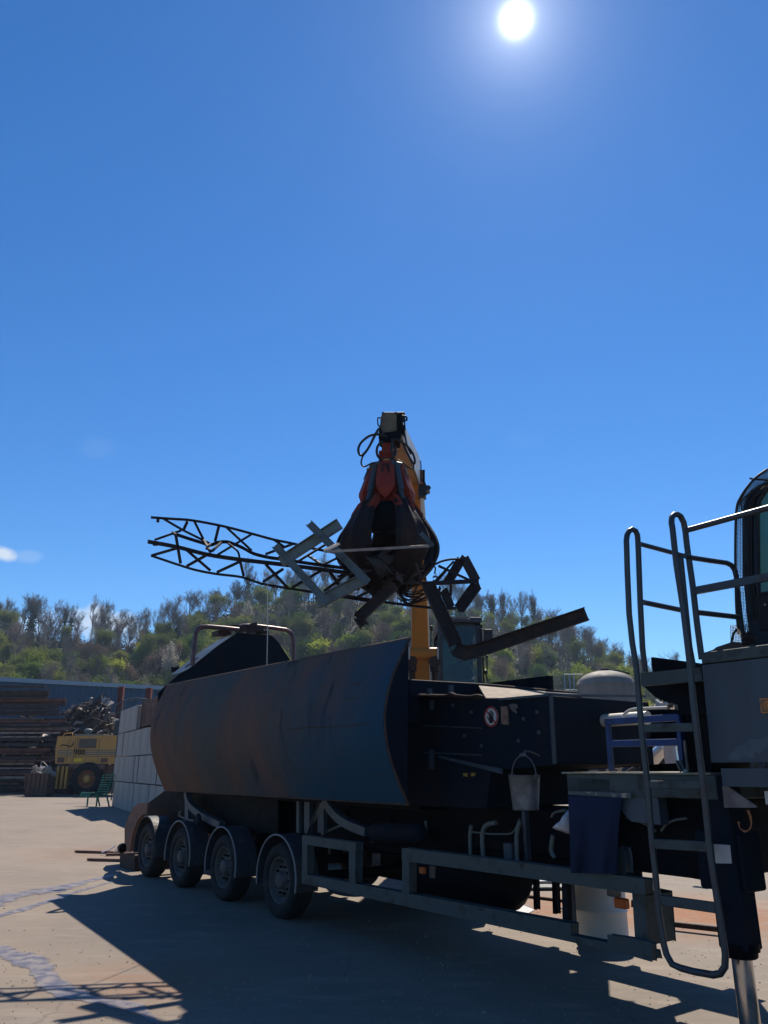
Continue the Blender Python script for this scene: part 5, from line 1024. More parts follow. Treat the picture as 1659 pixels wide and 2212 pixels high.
m.tube([dp(*zc(x, y), 10.5) for x, y in ((640, 186), (570, 188), (566, 210), (572, 300), (585, 320), (600, 318))], .011, 6); m.tube([dp(*zc(x, y), 10.7) for x, y in ((1000, 110), (1005, 250), (1015, 390))], .014, 6); m.build('guard_bar', M['black'], MH)
m = MB(); m.prism([dp(*zc(x, y), 10.6) for x, y in ((870, 105), (1000, 105), (1003, 140), (960, 200), (975, 300), (1005, 330), (1005, 400), (940, 400), (900, 330), (880, 230))], (0, .2, 0)); m.prism([dp(*zc(x, y), 10.42) for x, y in ((600, 330), (640, 440), (940, 400), (935, 560), (640, 560), (590, 520))], (0, .25, 0)); m.build('tip_linkage', M['darksteel2'], MH, .008)
# boom column
dbox8([(889, 1500), (930, 1500), (928, 1560), (889, 1560)], 15.2, [(889, 1500), (930, 1500), (928, 1560), (889, 1560)], 15.9, 'boom_foot', 'orange')
mb = MB(); A4 = [dp(889, 1500, 15.2), dp(930, 1500, 15.2), dp(930, 1500, 15.2) + V((0, .5, 0)), dp(889, 1500, 15.2) + V((0, .5, 0))]; B4 = [dp(890, 1045, 14.1), dp(914, 1045, 14.1), dp(914, 1045, 14.1) + V((0, .4, 0)), dp(890, 1045, 14.1) + V((0, .4, 0))]
mid1 = [dp(890, 1266, 14.6), dp(922, 1266, 14.6), dp(922, 1266, 14.6) + V((0, .5, 0)), dp(890, 1266, 14.6) + V((0, .5, 0))]
mb.add(A4 + mid1 + B4, [(0, 1, 2, 3), (8, 11, 10, 9)] + [(i, (i + 1) % 4, 4 + (i + 1) % 4, 4 + i) for i in range(4)] + [(4 + i, 4 + (i + 1) % 4, 8 + (i + 1) % 4, 8 + i) for i in range(4)]); boom = mb.build('boom', M['orange'], MH, .01)
m = MB(); m.bar(dp(929.5, 1470, 15.1), dp(923, 1266, 14.55), .02, .03); m.tube([dp(912, 1075, 14), dp(915, 1115, 14.1), dp(918, 1200, 14.3)], .04, 8); m.build('boom_pipe', M['pale'], MH)
m = MB(); m.tube([dp(884, 1412, 15), dp(946, 1412, 15)], .12, 16); m.build('pivot_pin', M['orange'], MH)
m = MB()
for x in (883.5, 945): m = MB(); m.bar(dp(x, 1400, 15), dp(x, 1426, 15), .3, .03, up=V((1, 0, 0))); m.build('pivot_plate', M['boomgrey'], MH)
for x in (889, 939):
    m = MB(); m.lathe(dp(x, 1430, 15) , (0, 1, 0), [(.11, -.1), (.11, .1), (.001, .1)], 14); m.lathe(dp(x, 1430, 15) + V((0, -.1, 0)), (0, 1, 0), [(.001, 0), (.11, 0)], 14); m.tube([dp(x, 1436, 15), dp(x + 1, 1450, 15)], .09, 12); m.tube([dp(x + 1, 1450, 15), dp(x + 2, 1560, 15.4)], .06, 12); m.build('boom_cylinder', M['rustsec'], MH)
m = MB(); m.prism([dp(*zc(x, y), 14) for x, y in ((1225, 1045), (1320, 1042), (1322, 1190), (1225, 1190))], (0, .3, 0)); m.build('joint_box', M['rustbox'], MH, .01)
m = MB(); m.tube([dp(*zc(x, y), 13.9) for x, y in ((1215, 893), (1270, 893), (1276, 1040))], .012, 5); m.tube([dp(*zc(x, y), 13.9) for x, y in ((1280, 1195), (1340, 1250), (1350, 1290))], .015, 5); m.tube([dp(*zc(x, y), 13.9) for x, y in ((1322, 1040), (1325, 1290))], .02, 5); m.build('guard_bar', M['darksteel'], MH)
m = MB(); m.prism([dp(*zc(x, y), 13.8) for x, y in ((1240, 1280), (1330, 1278), (1345, 1300), (1400, 1295), (1428, 1320), (1420, 1350), (1340, 1362), (1360, 1400), (1365, 1440), (1330, 1455), (1255, 1445))], (0, .25, 0)); m.build('work_lamp', M['black'], MH, .01)
m = MB(); m.prism([dp(*zt_(x, y), 14) for x, y in ((870, 1090), (940, 1150), (985, 1240), (900, 1215))], (0, .2, 0)); m.build('boom_bracket', M['orange'], MH)
# cab with its driver
YC = 16.0
def cx(x, y, Y=YC): return dp(x, y, Y)
xl, xr = cx(947, 1400).x, cx(1040, 1400).x; zt = cx(1000, 1346).z; zb3 = 2.35
m = MB()
for x in (xl + .04, xr - .05):
    m.abox(x - .045, x + .045, YC, YC + .1, zb3, zt); m.abox(x - .04, x + .04, YC + 1.5, YC + 1.6, zb3, zt)
m.abox(xl, xr, YC, YC + .1, zt - .05, zt); m.abox(xl, xr, YC + 1.5, YC + 1.6, zt - .12, zt); m.abox(xl, xr, YC, YC + .1, zb3, zb3 + .1)
for x in (xl + .02, xr - .02): m.abox(x - .02, x + .02, YC + .1, YC + 1.5, zt - .1, zt); m.abox(x - .02, x + .02, YC + .1, YC + 1.5, zb3, zb3 + .7)
cb = m.build('cab_frame', M['cabframe'], MH, .01)
m = MB(); m.abox(xl - .02, xr + .02, YC - .12, YC + 1.65, zt, zt + .07); m.abox(xr - .24, xr + .02, YC - .1, YC + .1, zt + .07, zt + .11); m.build('roof', M['cabpaint'], MH, .012)
m = MB(); m.abox(xl, xr - .26, YC - .13, YC - .10, zt + .075, zt + .1); m.build('roof_trim', M['galv'], MH)
m = MB(); m.abox(xl + .09, xr - .1, YC + .03, YC + .045, zb3 + .1, zt - .05); m.build('windscreen', M['glass'], MH)
m = MB(); m.abox(xl + .08, xr - .09, YC + 1.54, YC + 1.555, 3.75, zt - .12); m.build('rear_window', M['glass2'], MH)
m = MB(); m.abox(xl, xr, YC + 1.52, YC + 1.6, zb3, 3.75); m.abox(xl + .1, xr - .1, YC + .3, YC + 1.3, zb3, 2.6); m.build('cab_lower_panel', M['cabpaint'], MH)
m = MB(); m.abox(xl + .35, xr - .25, YC + .25, YC + .45, zt - .42, zt - .12); m.build('sun_visor', M['darksteel2'], MH, .03)
sx = cx(1003, 1400).x
m = MB(); m.abox(sx - .26, sx + .26, YC + .75, YC + 1.25, 3.05, 3.2); m.abox(sx - .24, sx + .24, YC + 1.2, YC + 1.32, 3.1, 3.85); m.abox(sx - .06, sx + .06, YC + .95, YC + 1.05, 2.6, 3.05); m.build('seat', M['darksteel2'], MH, .03)
for x0, x1, y0, y1, nm in ((1045, 1066, 1358, 1392, 'side_mirror'), (887, 896, 1352, 1364, 'small_mirror'), (928, 936, 1350, 1363, 'small_mirror')):
    m = MB(); a, b_ = dp(x0, y0, 15.6), dp(x1, y1, 15.6); m.abox(a.x, b_.x, 15.6, 15.68, b_.z, a.z); mo = m.build(nm, M['black'], MH, .02)
    if nm == 'side_mirror': m = MB(); m.tube([dp(1046, 1360, 15.64), dp(1036, 1359, 16)], .012, 5); m.tube([dp(1046, 1389, 15.64), dp(1036, 1389, 16)], .012, 5); m.build('mirror_arm', M['black'], mo)
    else: m = MB(); m.tube([dp((x0 + x1) / 2, y1, 15.64), dp((x0 + x1) / 2 + (3 if x0 < 900 else -3), 1400, 15.3)], .012, 5); m.build('mirror_arm', M['black'], mo)
m = MB(); m.tube([cx(1040, 1350), cx(1040.5, 1392)], .025, 6); m.tube([cx(1043, 1420), cx(1045, 1480)], .02, 6); m.tube(smooth_path([cx(1052, 1421), cx(1052, 1445), cx(1050, 1455), cx(1055, 1480)], 3), .016, 6); m.ball(cx(1052, 1418), .03, 6); m.ball(cx(1049, 1452), .05, 6); m.build('grab_handle', M['black'], MH)
m = MB(); m.abox(-2.2, 1.7, 16.6, 21.5, 1.5, 2.9); m.build('engine_house', M['orange'], MH, .08)
m = MB(); m.abox(-1.4, 1.9, 15.6, 21, 1.25, 1.5); m.lathe((.1, 18, 1.0), UP, [(1.0, 0), (1.0, .3)], 24); m.build('slew_deck', M['darksteel'], MH, .02)
m = MB(); m.abox(-1.1, 1.3, 15.3, 20.7, .7, 1.1); m.tube([(-1.2, 16.1, .55), (1.4, 16.1, .55)], .15, 8); m.tube([(-1.2, 19.6, .55), (1.4, 19.6, .55)], .15, 8); m.build('undercarriage', M['darksteel2'], MH, .02)
for x_, sg_ in ((-1.5, 1), (1.7, -1)):
    for y_ in (16.1, 19.6):
        m = MB(); m.lathe((x_, y_, .55), (sg_, 0, 0), [(.25, .05), (.32, 0), (.5, .0), (.55, .05), (.55, .4), (.5, .45), (.3, .45)], 30); w_ = m.build('wheel', M['rubber'], MH)
        m = MB(); m.lathe((x_, y_, .55), (sg_, 0, 0), [(.3, .03), (.28, .1), (.12, .1), (.1, .03), (.001, .03)], 20); m.build('rim', M['loader'], w_)
# driver
def person():
    C0 = V((sx, YC + .95, 3.22)); bm_v = [(0, 0, .05), (0, .03, .28), (0, .05, .5), (0, .04, .62), (-.19, .03, .55), (-.27, -.12, .30), (-.22, -.38, .22), (.19, .03, .55), (.27, -.12, .30), (.22, -.38, .22), (-.10, -.02, .02), (-.12, -.42, .05), (-.12, -.48, -.38), (.10, -.02, .02), (.12, -.42, .05), (.12, -.48, -.38), (0, .01, .74), (0, -.01, .84), (0, -.03, .70)]
    E = [(0, 1), (1, 2), (2, 3), (2, 4), (4, 5), (5, 6), (2, 7), (7, 8), (8, 9), (0, 10), (10, 11), (11, 12), (0, 13), (13, 14), (14, 15), (3, 16), (16, 17)]
    rr_ = [.15, .15, .15, .06, .07, .05, .035, .07, .05, .035, .09, .07, .05, .09, .07, .05, .095, .075, .05]
    me = bpy.data.meshes.new('person'); me.from_pydata([V(a) for a in bm_v[:18]], E, []); o = bpy.data.objects.new('person', me); COL.objects.link(o); o.location = C0
    sk = o.modifiers.new('skin', 'SKIN'); 
    bpy.context.view_layer.objects.active = o
    if not me.skin_vertices: bpy.ops.mesh.customdata_skin_add()
    for i, v in enumerate(me.skin_vertices[0].data): v.radius = (rr_[i], rr_[i]); v.use_root = (i == 0)
    ss = o.modifiers.new('sub', 'SUBSURF'); ss.levels = 2; ss.render_levels = 2; me.materials.append(M['shirt'])
    setp(o, 'driver in dark clothes seated in the cab, head and shoulders behind the windscreen', 'person'); ORG[o] = C0
    h = MB(); h.ball(C0 + V((0, -.025, .80)), .108, 14, (.86, .98, 1.2)); h.prism([C0 + V((-.015, -.125, .77)), C0 + V((.015, -.125, .77)), C0 + V((0, -.15, .77)), C0 + V((0, -.13, .83))][:3], UP * .03)
    h.build('face', M['skin'], o); h = MB(); h.ball(C0 + V((0, -.005, .83)), .112, 12, (.9, 1.0, 1.08)); h.build('hair', M['signblack'], o)
    h = MB()
    for s_ in (-1, 1): h.ball(C0 + V((.04 * s_, -.118, .81)), .012, 6); h.ball(C0 + V((.1 * s_, -.02, .79)), .025, 6, (.5, 1, 1.3))
    h.build('features', M['skin'], o)
person()
# roof rack bits of the handler seen through the grab: hanging hoses under the load
m = MB(); rnd = random.Random(33)
for i in range(9):
    y0 = 1268 + i * 3.4; m.tube(smooth_path([dp(862 + rnd.uniform(-4, 4), y0, 10.6), dp(880, y0 + rnd.uniform(6, 11), 10.55), dp(900, y0 + rnd.uniform(6, 11), 10.55), dp(922, y0 + rnd.uniform(-2, 5), 10.6)], 3), .009, 5)
m.solo('wire_tangle', M['lattice'], 'tangle of sagging rusty wires hanging under the grab before the orange boom', 'wire')

# ================================================================== GRAB
GY = 10.55; g0 = dp(836, 1100, GY); GX = g0.x
def gz(y): return dp(836, y, GY).z
GR = thing('orange_peel_grab', 'red and black five-tined orange peel grab hanging from the stick and gripping scrap', 'grab', (GX, GY, gz(1278)))
def pol(th, r, z, tn=0.0): return V((GX + math.sin(th) * r + math.cos(th) * tn, GY - math.cos(th) * r + math.sin(th) * tn, z))
m = MB(); m.box((GX - .01, GY, (gz(950) + gz(990)) / 2), (.06, 0, 0), (0, .06, 0), (0, 0, (gz(950) - gz(990)) / 2)); m.build('hanger', M['red_grab'], GR, .01)
m = MB(); m.tube([(GX - .12, GY, gz(988)), (GX + .12, GY, gz(988))], .10, 16); m.tube([(GX - .01, GY - .12, gz(978)), (GX - .01, GY + .12, gz(978))], .07, 14); m.build('swivel_pin', M['red_grab'], GR)
m = MB(); m.lathe((GX, GY, 0), UP, [(.07, gz(985)), (.12, gz(992)), (.13, gz(1004)), (.20, gz(1008)), (.26, gz(1014)), (.28, gz(1030)), (.26, gz(1090)), (.2, gz(1112)), (.001, gz(1115))], 28); m.build('head', M['red_grab'], GR, .0)
m = MB(); m.box((GX - .0, GY - .20, gz(1006)), (.05, 0, 0), (0, .01, 0), (0, 0, .022)); m.build('data_plate', mat('ochre_plate', (.4, .28, .08), .6), GR)
m = MB(); m.lathe((GX, GY, 0), UP, [(.24, gz(1092)), (.30, gz(1098)), (.30, gz(1122)), (.26, gz(1132)), (.25, gz(1146)), (.001, gz(1150))], 20); m.tube([(GX - .19, GY - .22, gz(1102)), (GX + .19, GY - .22, gz(1102))], .04, 10); m.tube([(GX - .19, GY - .22, gz(1114)), (GX + .19, GY - .22, gz(1114))], .03, 10); m.build('lower_hub', M['darksteel2'], GR)
PODS = [R(-4), R(68), R(140), R(-148), R(-76)]
TINES = [R(-40), R(32), R(104), R(176), R(-112)]
zA, zB = gz(1008), gz(1094)
def podshape():
    out = []
    for t in range(13):
        f_ = t / 12; wd_ = .10 + .035 * math.sin(min(1, f_ * 1.6) * math.pi * .5) if f_ < .62 else .135 * (1 - ((f_ - .62) / .38) ** 1.6) + .008; out.append((f_, wd_))
    return out
for th in PODS:
    m = MB(); ps = podshape(); front = []; back = []
    for f_, wd_ in ps:
        z_ = zA + (zB - zA) * f_; r_ = .235 + .165 * min(1, f_ * 1.3) - .05 * max(0, f_ - .75) * 3
        front.append((pol(th, r_, z_, -wd_), pol(th, r_ + .025, z_, 0), pol(th, r_, z_, wd_))); back.append((pol(th, r_ - .13, z_, -wd_), pol(th, r_ - .13, z_, wd_)))
    vs = []; 
    for f_, b_ in zip(front, back): vs += [*f_, b_[1], b_[0]]
    fs = [(i * 5 + j, i * 5 + (j + 1) % 5, (i + 1) * 5 + (j + 1) % 5, (i + 1) * 5 + j) for i in range(12) for j in range(5)] + [(0, 1, 2, 3, 4), (64, 63, 62, 61, 60)]
    m.add(vs, fs); pod = m.build('tine_housing', M['red_grab'], GR)
    # the letter R cut in the housing plate
    cz = gz(1027); rc = .235 + .165 * (1027 - 1008) / 86 * 1.3 + .024; H_ = .15; Wd = .13
    def q2(x, y): return pol(th, rc + .006 - (y * H_) * .36 - abs(x) * .02, cz + y * H_, x * Wd)
    m = MB()
    for poly in ([(-.45, -.5), (-.25, -.5), (-.25, .15), (-.45, .15)], [(-.45, .5), (.30, .5), (.30, .32), (-.45, .32)], [(.30, .5), (.46, .38), (.46, .06), (.26, .06), (.26, .32), (.30, .32)], [(-.05, .10), (.26, .10), (.26, -.06), (-.05, -.06)], [(.12, -.06), (.30, -.06), (.46, -.22), (.46, -.5), (.26, -.5), (.26, -.2)]): m.prism([q2(x, y) for x, y in poly], pol(th, .012, 0) - pol(th, 0, 0))
    m.build('letter', M['signblack'], pod)
    m = MB()      # cylinders either side of the housing
for th in TINES:
    m = MB(); a = pol(th, .25, gz(1014)); b_ = pol(th, .37, gz(1076)); c = pol(th, .47, gz(1112)); m.tube([a, b_], .048, 12); m.tube([b_, c], .032, 10); m.tube([pol(th, .25, gz(1014), -.09), pol(th, .25, gz(1014), .09)], .04, 10); m.build('ram', M['cyl'], GR)
    prof_t = [(.29, 1084, .06, .05), (.36, 1096, .085, .09), (.45, 1114, .12, .11), (.55, 1138, .165, .11), (.63, 1162, .205, .10), (.665, 1186, .22, .09), (.63, 1210, .205, .07), (.50, 1234, .165, .06), (.33, 1256, .11, .05), (.13, 1274, .035, .03)]
    PT = smooth_path([V((r_, gz(y), hw * (1.7 if abs(th) > 2.5 else 1.32) * rnd.uniform(.93, 1.07))) for r_, y, hw, dp_ in prof_t], 3); PD = smooth_path([V((dp_, 0, 0)) for r_, y, hw, dp_ in prof_t], 3); vs = []
    for i, (p_, d_) in enumerate(zip(PT, PD)):
        n0 = PT[min(i + 1, len(PT) - 1)] - PT[max(i - 1, 0)]; nr, nz_ = -n0.y, n0.x; L2 = math.hypot(nr, nz_); nr, nz_ = nr / L2, nz_ / L2
        if nr < 0 and i < len(PT) // 2: nr, nz_ = -nr, -nz_
        hw = p_.z; D_ = d_.x
        cs_ = [(-hw, -.0), (-hw * .8, .045), (-hw * .28, .06), (0, .085), (hw * .28, .06), (hw * .8, .045), (hw, .0), (hw * .85, -D_ * .45), (0, -D_ * .2), (-hw * .85, -D_ * .45)]
        for t_, o_ in cs_: vs.append(pol(th, p_.x + nr * o_, p_.y + nz_ * o_, t_))
    K = 10; m = MB(); fs = [(i * K + j, i * K + (j + 1) % K, (i + 1) * K + (j + 1) % K, (i + 1) * K + j) for i in range(len(PT) - 1) for j in range(K)] + [tuple(range(K)), tuple(range(len(vs) - 1, len(vs) - 1 - K, -1))]
    m.add(vs, fs); tn = m.build('tine', M['tine'], GR)
    m = MB()
    for s_ in (-.1, .1): m.prism([pol(th, .30, gz(1080), s_), pol(th, .40, gz(1088), s_), pol(th, .50, gz(1108), s_), pol(th, .53, gz(1124), s_), pol(th, .44, gz(1122), s_), pol(th, .32, gz(1100), s_)], pol(th, 0, 0, .03) - pol(th, 0, 0, 0))
    m.tube([pol(th, .47, gz(1112), -.14), pol(th, .47, gz(1112), .14)], .035, 10); m.build('hinge_lug', M['red_grab'], tn, .005)
# hydraulic hoses of the grab
m = MB()
for pts, r_, Y in (([(590, 360), (540, 440), (480, 560), (430, 660), (360, 760), (300, 800), (262, 770), (252, 700), (280, 620), (340, 550), (440, 480), (540, 460), (640, 460), (715, 490)], .020, 10.3), ([(570, 410), (520, 500), (470, 600), (400, 720), (330, 810), (300, 900), (305, 950), (340, 985), (400, 965), (480, 925), (590, 910)], .013, 10.35),
    ([(660, 580), (590, 620), (555, 700), (560, 790), (600, 850), (640, 880)], .020, 10.3), ([(780, 620), (840, 660), (860, 730), (850, 800), (800, 860), (760, 880)], .022, 10.35), ([(810, 570), (800, 640), (800, 740), (840, 820)], .02, 10.3),
    ([(790, 545), (880, 540), (980, 590), (1080, 680), (1150, 790), (1175, 890), (1160, 940), (1110, 870), (1040, 740), (1000, 650), (960, 560)], .018, 10.4), ([(830, 885), (900, 878), (980, 920), (1060, 980), (1120, 1020), (1155, 1000), (1150, 940)], .012, 10.45), ([(1000, 400), (1020, 520), (1050, 640), (1110, 780)], .016, 10.6), ([(960, 150), (1030, 170), (1045, 215), (1020, 235)], .016, 10.5)):
    m = MB(); m.tube(smooth_path([dp(*zc(x, y), Y) for x, y in pts], 4), r_ * .95, 7); m.build('hydraulic_hose', M['black'], GR)

# ================================================================== SCRAP HELD BY THE GRAB
def zl(x, y): return (274.3 + x * .3307, 1069.8 + y * .3307)
CHD = {'A': ([(160, 140), (300, 150), (430, 160), (640, 200), (830, 250), (960, 285), (1090, 312), (1200, 340), (1330, 365), (1500, 400)], 10.8, .034),
       'B': ([(295, 240), (400, 275), (480, 300), (545, 318), (590, 303), (650, 298), (700, 312), (760, 338), (830, 375), (930, 400), (1000, 410), (1200, 440), (1500, 480)], 10.85, .045),
       'C': ([(140, 295), (330, 330), (530, 380), (740, 412), (980, 440), (1200, 467), (1500, 507), (1700, 540)], 10.4, .052),
       'D': ([(160, 390), (370, 460), (470, 488), (590, 510), (750, 530), (880, 572), (1050, 602), (1230, 630), (1430, 662), (1660, 700)], 10.6, .032)}
LG = thing('lattice_girder', 'long bent dark lattice girder sticking out to the left of the grab', 'lattice girder', dp(*zl(900, 450), 10.6))
for kx, (pts, Y, th) in CHD.items():
    m = MB(); P_ = smooth_path([dp(*zl(x, y), Y) for x, y in pts], 4)
    for p_, q_ in zip(P_, P_[1:]): d_ = (q_ - p_).normalized() * .006; m.bar(p_ - d_, q_ + d_, th, th * .22); m.bar(p_ - d_ + V((0, 0, -th * .4)), q_ + d_ + V((0, 0, -th * .4)), th * .22, th)
    m.build('chord', M['lattice'], LG)
YC_ = {k_: v_[1] for k_, v_ in CHD.items()}
DG = [('A', (240, 155), 'B', (360, 225)), ('B', (360, 225), 'B', (540, 315)), ('A', (395, 170), 'B', (370, 225)), ('B', (350, 232), 'C', (185, 290)), ('A', (440, 170), 'B', (500, 290)), ('B', (500, 290), 'C', (545, 370)), ('A', (600, 202), 'B', (575, 302)), ('A', (650, 210), 'B', (815, 362)), ('A', (822, 250), 'C', (590, 390)), ('C', (318, 255), 'D', (350, 445)), ('B', (300, 242), 'C', (318, 258)),
      ('C', (330, 345), 'D', (165, 393)), ('C', (375, 345), 'D', (545, 492)), ('C', (525, 388), 'D', (392, 462)), ('C', (745, 430), 'D', (590, 502)), ('C', (742, 440), 'D', (762, 525)), ('C', (905, 450), 'D', (1045, 600)), ('C', (1020, 482), 'D', (890, 565)), ('A', (960, 290), 'B', (1030, 340)), ('A', (1085, 318), 'B', (905, 385)), ('C', (1290, 480), 'D', (1080, 602)), ('C', (1318, 490), 'D', (1388, 592)), ('C', (1440, 512), 'D', (1290, 625)),
      ('A', (1185, 395), 'C', (1260, 445)), ('A', (1300, 320), 'C', (1120, 430)), ('A', (1370, 395), 'C', (1410, 465)), ('A', (1500, 350), 'C', (1300, 445)), ('B', (545, 318), 'C', (520, 350)), ('B', (620, 305), 'C', (555, 365)), ('C', (1380, 530), 'D', (1430, 515))]
m = MB()
for a_, p_, b_, q_ in DG: m.bar(dp(*zl(*p_), YC_[a_]), dp(*zl(*q_), YC_[b_]), .032, .03)
m.tube(smooth_path([dp(*zl(x, y), 10.5) for x, y in ((660, 315), (700, 345), (728, 375), (738, 430))], 3), .016, 5); m.box(dp(*zl(203, 160), 10.8), (.02, 0, 0), (0, .01, 0), (0, 0, .04)); m.box(dp(*zl(185, 322), 10.4), (.03, 0, 0), (0, .02, 0), (0, 0, .015))
m.build('bracing', M['lattice'], LG)
def zp(x, y): return zt_(x, y)
# right-hand cage end of the girder
LE = thing('lattice_girder', 'crumpled box-shaped lattice frame end sticking out to the right of the grab', 'lattice girder', dp(*zp(1200, 1550), 10.5))
m = MB()
for (p_, q_, w_, Y) in (((700, 1535), (960, 1552), .05, 10.4), ((955, 1552), (1420, 1530), .055, 10.4), ((340, 1650), (600, 1695), .03, 10.6), ((600, 1695), (860, 1730), .03, 10.6), ((860, 1730), (1050, 1750), .03, 10.6), ((1040, 1750), (1235, 1752), .04, 10.5), ((500, 1520), (700, 1540), .05, 10.4)):
    m.bar(dp(*zp(*p_), Y), dp(*zp(*q_), Y), .04, w_)
m.build('chord', M['lattice'], LE)
m = MB()
for (p_, q_, w_) in (((1280, 1350), (1165, 1545), .135), ((1300, 1340), (1400, 1530), .15), ((1405, 1560), (1260, 1760), .165), ((1130, 1600), (1195, 1745), .14)):
    m.bar(dp(*zp(*p_), 10.45), dp(*zp(*q_), 10.55), .03, w_, up=V((0, 0, 1)))
m.prism([dp(*zp(x, y), 10.4) for x, y in ((1265, 1345), (1285, 1312), (1310, 1335), (1300, 1360))], (0, .05, 0)); m.prism([dp(*zp(x, y), 10.4) for x, y in ((1395, 1525), (1420, 1540), (1435, 1575), (1410, 1590))], (0, .05, 0)); m.prism([dp(*zp(x, y), 10.4) for x, y in ((1235, 1745), (1290, 1750), (1278, 1790))], (0, .05, 0))
m.build('end_plate', M['lattice'], LE)
m = MB()
for p_, q_ in (((1090, 1405), (1350, 1525)), ((1060, 1535), (1215, 1370)), ((1165, 1430), (1080, 1530)), ((1100, 1570), (1105, 1750)), ((1192, 1560), (1190, 1650)), ((730, 1580), (840, 1722)), ((660, 1530), (560, 1600)), ((560, 1600), (430, 1660)), ((520, 1600), (580, 1680)), ((1050, 1620), (1110, 1590)), ((870, 1705), (960, 1640))): m.bar(dp(*zp(*p_), 10.45), dp(*zp(*q_), 10.5), .03, .03)
m.build('bracing', M['lattice'], LE); m = MB(); m.tube(smooth_path([dp(*zp(x, y), 10.4) for x, y in ((1035, 1410), (1080, 1385), (1130, 1365), (1200, 1352), (1265, 1352))], 4), .016, 6); m.tube(smooth_path([dp(*zp(x, y), 10.4) for x, y in ((1045, 1500), (1075, 1490), (1080, 1515), (1055, 1530))], 3), .012, 6); m.tube(smooth_path([dp(*zp(x, y), 10.3) for x, y in ((1040, 1320), (1035, 1390), (1065, 1420), (1060, 1470))], 3), .012, 6)
m.build('bent_rod', M['lattice'], LE)
# channel and beam sections
def channel(p, q, wd_, fl, t_, label, m_='galvsec', name='steel_channel', facing=None, cat='steel channel'):
    mb = MB(); d = (q - p).normalized(); f_ = V(facing or (0, -1, 0)); f_ = (f_ - d * f_.dot(d)).normalized()
    h = wd_ / 2; pts = [(0, -h), (0, h), (fl, h), (fl, h - t_), (t_, h - t_), (t_, -h + t_), (fl, -h + t_), (fl, -h)]
    mb.prof(p, q, pts, f_); return mb.solo(name, M[m_], label, cat)
channel(dp(*zl(1392, 188), 10.15), dp(*zl(1005, 440), 10.25), .155, .06, .012, 'grey steel channel, its upper end just left of the grab')
channel(dp(*zl(1190, 186), 10.0), dp(*zl(1575, 572), 9.75), .10, .045, .010, 'narrow grey channel running down steeply past the left side of the grab')
channel(dp(*zl(968, 330), 9.95), dp(*zl(1310, 705), 9.85), .10, .045, .010, 'narrow grey channel, leftmost of the steep ones crossing the lattice girder')
channel(dp(*zl(1560, 545), 9.95), dp(*zl(1245, 705), 10.05), .16, .06, .012, 'wide grey channel, lowest of the crossed ones under the lattice girder')
channel(dp(*zt_(165, 1300), 9.62), dp(*zt_(1018, 1252), 9.62), .045, .03, .006, 'thin pale angle bar lying across the front of the grab', 'palesec', 'angle_bar', (0, -.4, 1), 'angle bar')
channel(dp(*zt_(165, 1290), 9.62), dp(*zt_(280, 1232), 9.7), .05, .03, .006, 'short bright bent end piece left of the grab', 'bright', 'angle_bar', (0, -.4, 1), 'angle bar')
channel(dp(*zt_(1045, 1245), 9.62), dp(*zt_(945, 1140), 9.7), .055, .035, .006, 'short grey bar leaning on the right tine of the grab', 'galvsec', 'angle_bar', None, 'angle bar')
def isec(pts3, wd_, hh, label, m_='rustsec', name='steel_beam', facing=(0, -1, 0)):
    mb = MB(); h = hh / 2; w2 = wd_ / 2; t_ = .014
    I = [(-w2, -h), (w2, -h), (w2, -h + t_), (t_ / 2, -h + t_), (t_ / 2, h - t_), (w2, h - t_), (w2, h), (-w2, h), (-w2, h - t_), (-t_ / 2, h - t_), (-t_ / 2, -h + t_), (-w2, -h + t_)]
    for p, q in zip(pts3, pts3[1:]): d = (q - p).normalized() * .0; mb.prof(p - d, q + d, I, facing)
    return mb.solo(name, M[m_], label, 'steel beam')
isec([dp(853, 1262, 10.1), dp(773, 1336, 9.95)], .13, .14, 'rusty straight beam hanging down to the left under the grab')
isec([dp(773, 1333, 9.93), dp(786, 1351, 9.9)], .12, .12, 'stubby rusty beam foot at the lower end of the hanging beam')
isec([dp(925, 1262, 10.1), dp(958, 1336, 9.9), dp(984, 1392, 9.8)], .14, .165, 'dark heavy beam running steeply down in front of the handler cab')
isec([dp(982, 1402, 9.8), dp(1003, 1410, 9.76), dp(1030, 1406, 9.74), dp(1267, 1326, 9.5)], .12, .168, 'long rusty beam bent at the cab and pointing up to the right')
m = MB(); m.prism([dp(*z5(x, y), 9.7) for x, y in ((715, 395), (760, 375), (800, 390), (850, 395), (870, 430), (800, 455), (735, 425))], (0, .06, 0)); m.solo('torn_plate', M['rustsec'], 'torn rusty metal where the heavy beam is bent', 'plate')
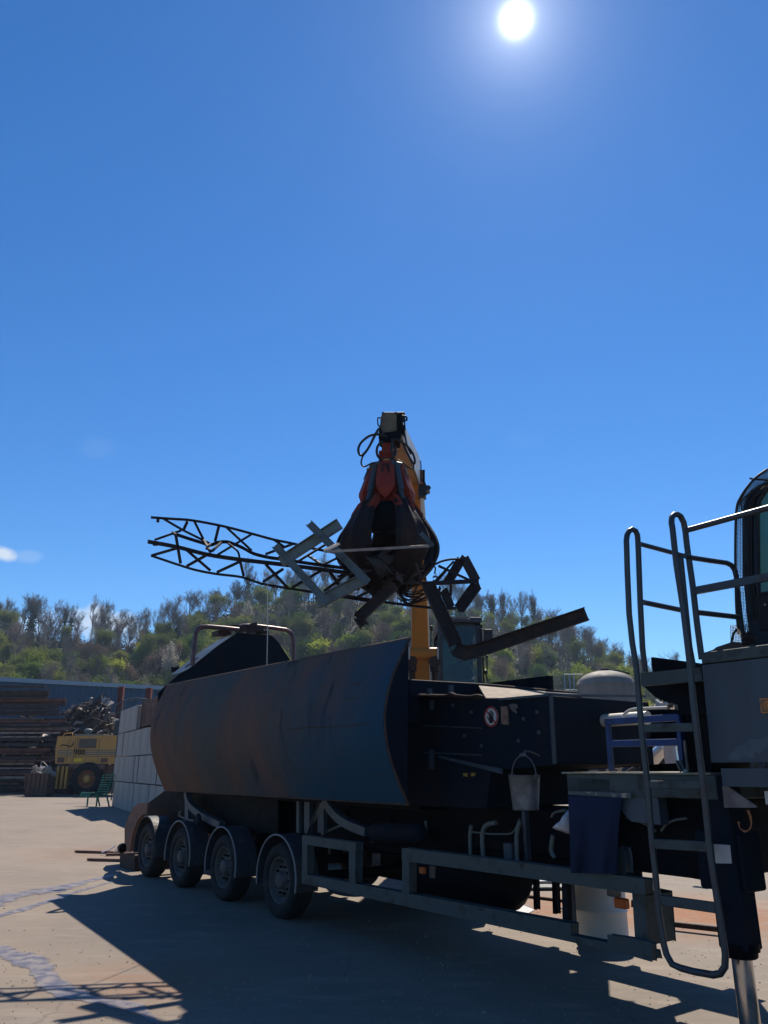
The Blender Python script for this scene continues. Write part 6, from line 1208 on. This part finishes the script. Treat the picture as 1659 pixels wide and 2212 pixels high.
# clump of small scrap between the tines
m = MB(); rnd = random.Random(44); cc_ = V((GX, GY, gz(1235)))
for _ in range(260):
    u = V([max(-1.6, min(1.6, rnd.gauss(0, 1))) * k_ for k_ in (.26, .26, .11)]); p = cc_ + u; d = V((rnd.gauss(0, 1), rnd.gauss(0, 1), rnd.gauss(0, .6))).normalized() * rnd.uniform(.06, .22)
    if rnd.random() < .5: m.bar(p - d, p + d, .03, .02)
    else: e = d.orthogonal().normalized() * rnd.uniform(.04, .1); m.box(p, d * .7, e, d.cross(e).normalized() * .006)
o = m.solo('scrap_clump', M['scrap1'], 'dense clump of dark scrap clenched between the tines of the grab', 'scrap', kind='stuff')
m = MB()
for i in range(7): m.tube([dp(*zt_(500 + i * 22, 1330 + i * 6), 9.85), dp(*zt_(560 + i * 22, 1400 + i * 8), 9.85), dp(*zt_(600 + i * 10, 1480), 9.95)], .009, 5)
m.solo('ribbed_bar', M['cyl'], 'bundle of bent grey rods clamped under the left front tine', 'rods')
m = MB(); m.tube([dp(577.5, 1236, 10.6), dp(578.5, 1340, 10.6), dp(576.5, 1445, 10.6)], .006, 5); m.solo('hanging_wire', M['pale'], 'thin pale wire hanging straight down from the lattice girder', 'wire')

# ================================================================== GRIT AND LITTLE BITS ON THE YARD
rnd = random.Random(77); m = MB()
for _ in range(1500):
    px, py = rnd.uniform(-60, 1659), 1760 + 480 * rnd.random() ** .7; c = gp(px, py); sz = rnd.uniform(.004, .014) * (1.6 if rnd.random() < .05 else 1)
    a, b_ = V((rnd.gauss(0, 1), rnd.gauss(0, 1), 0)).normalized() * sz, sz * .6; e = V((-a.y, a.x, 0)) * rnd.uniform(.5, 1)
    m.add([c - a, c + e, c + a, c - e, c + UP * b_], [(0, 1, 4), (1, 2, 4), (2, 3, 4), (3, 0, 4)])
setp(m.build('grit', mat('grit_stone', (.22, .19, .16), .9, 0, (.09, .07, .06), 3)), 'loose grit and pebbles scattered over the yard floor', 'grit', None, 'stuff')

# ================================================================== THE AIR
hz = MB(); hz.abox(-450, 450, -70, 410, -1.0, 78)
hm_ = bpy.data.materials.new('pale_air'); hm_.use_nodes = True; t = hm_.node_tree; t.nodes.clear()
ho = t.nodes.new('ShaderNodeOutputMaterial'); hv = t.nodes.new('ShaderNodeVolumePrincipled'); hv.inputs['Color'].default_value = (.5, .72, 1.0, 1); hv.inputs['Density'].default_value = .00022; hv.inputs['Anisotropy'].default_value = .35
t.links.new(hv.outputs[0], ho.inputs['Volume'])
hzo = hz.build('haze', hm_); setp(hzo, kind='stuff', label='thin blue haze in the air of the valley', cat='haze')
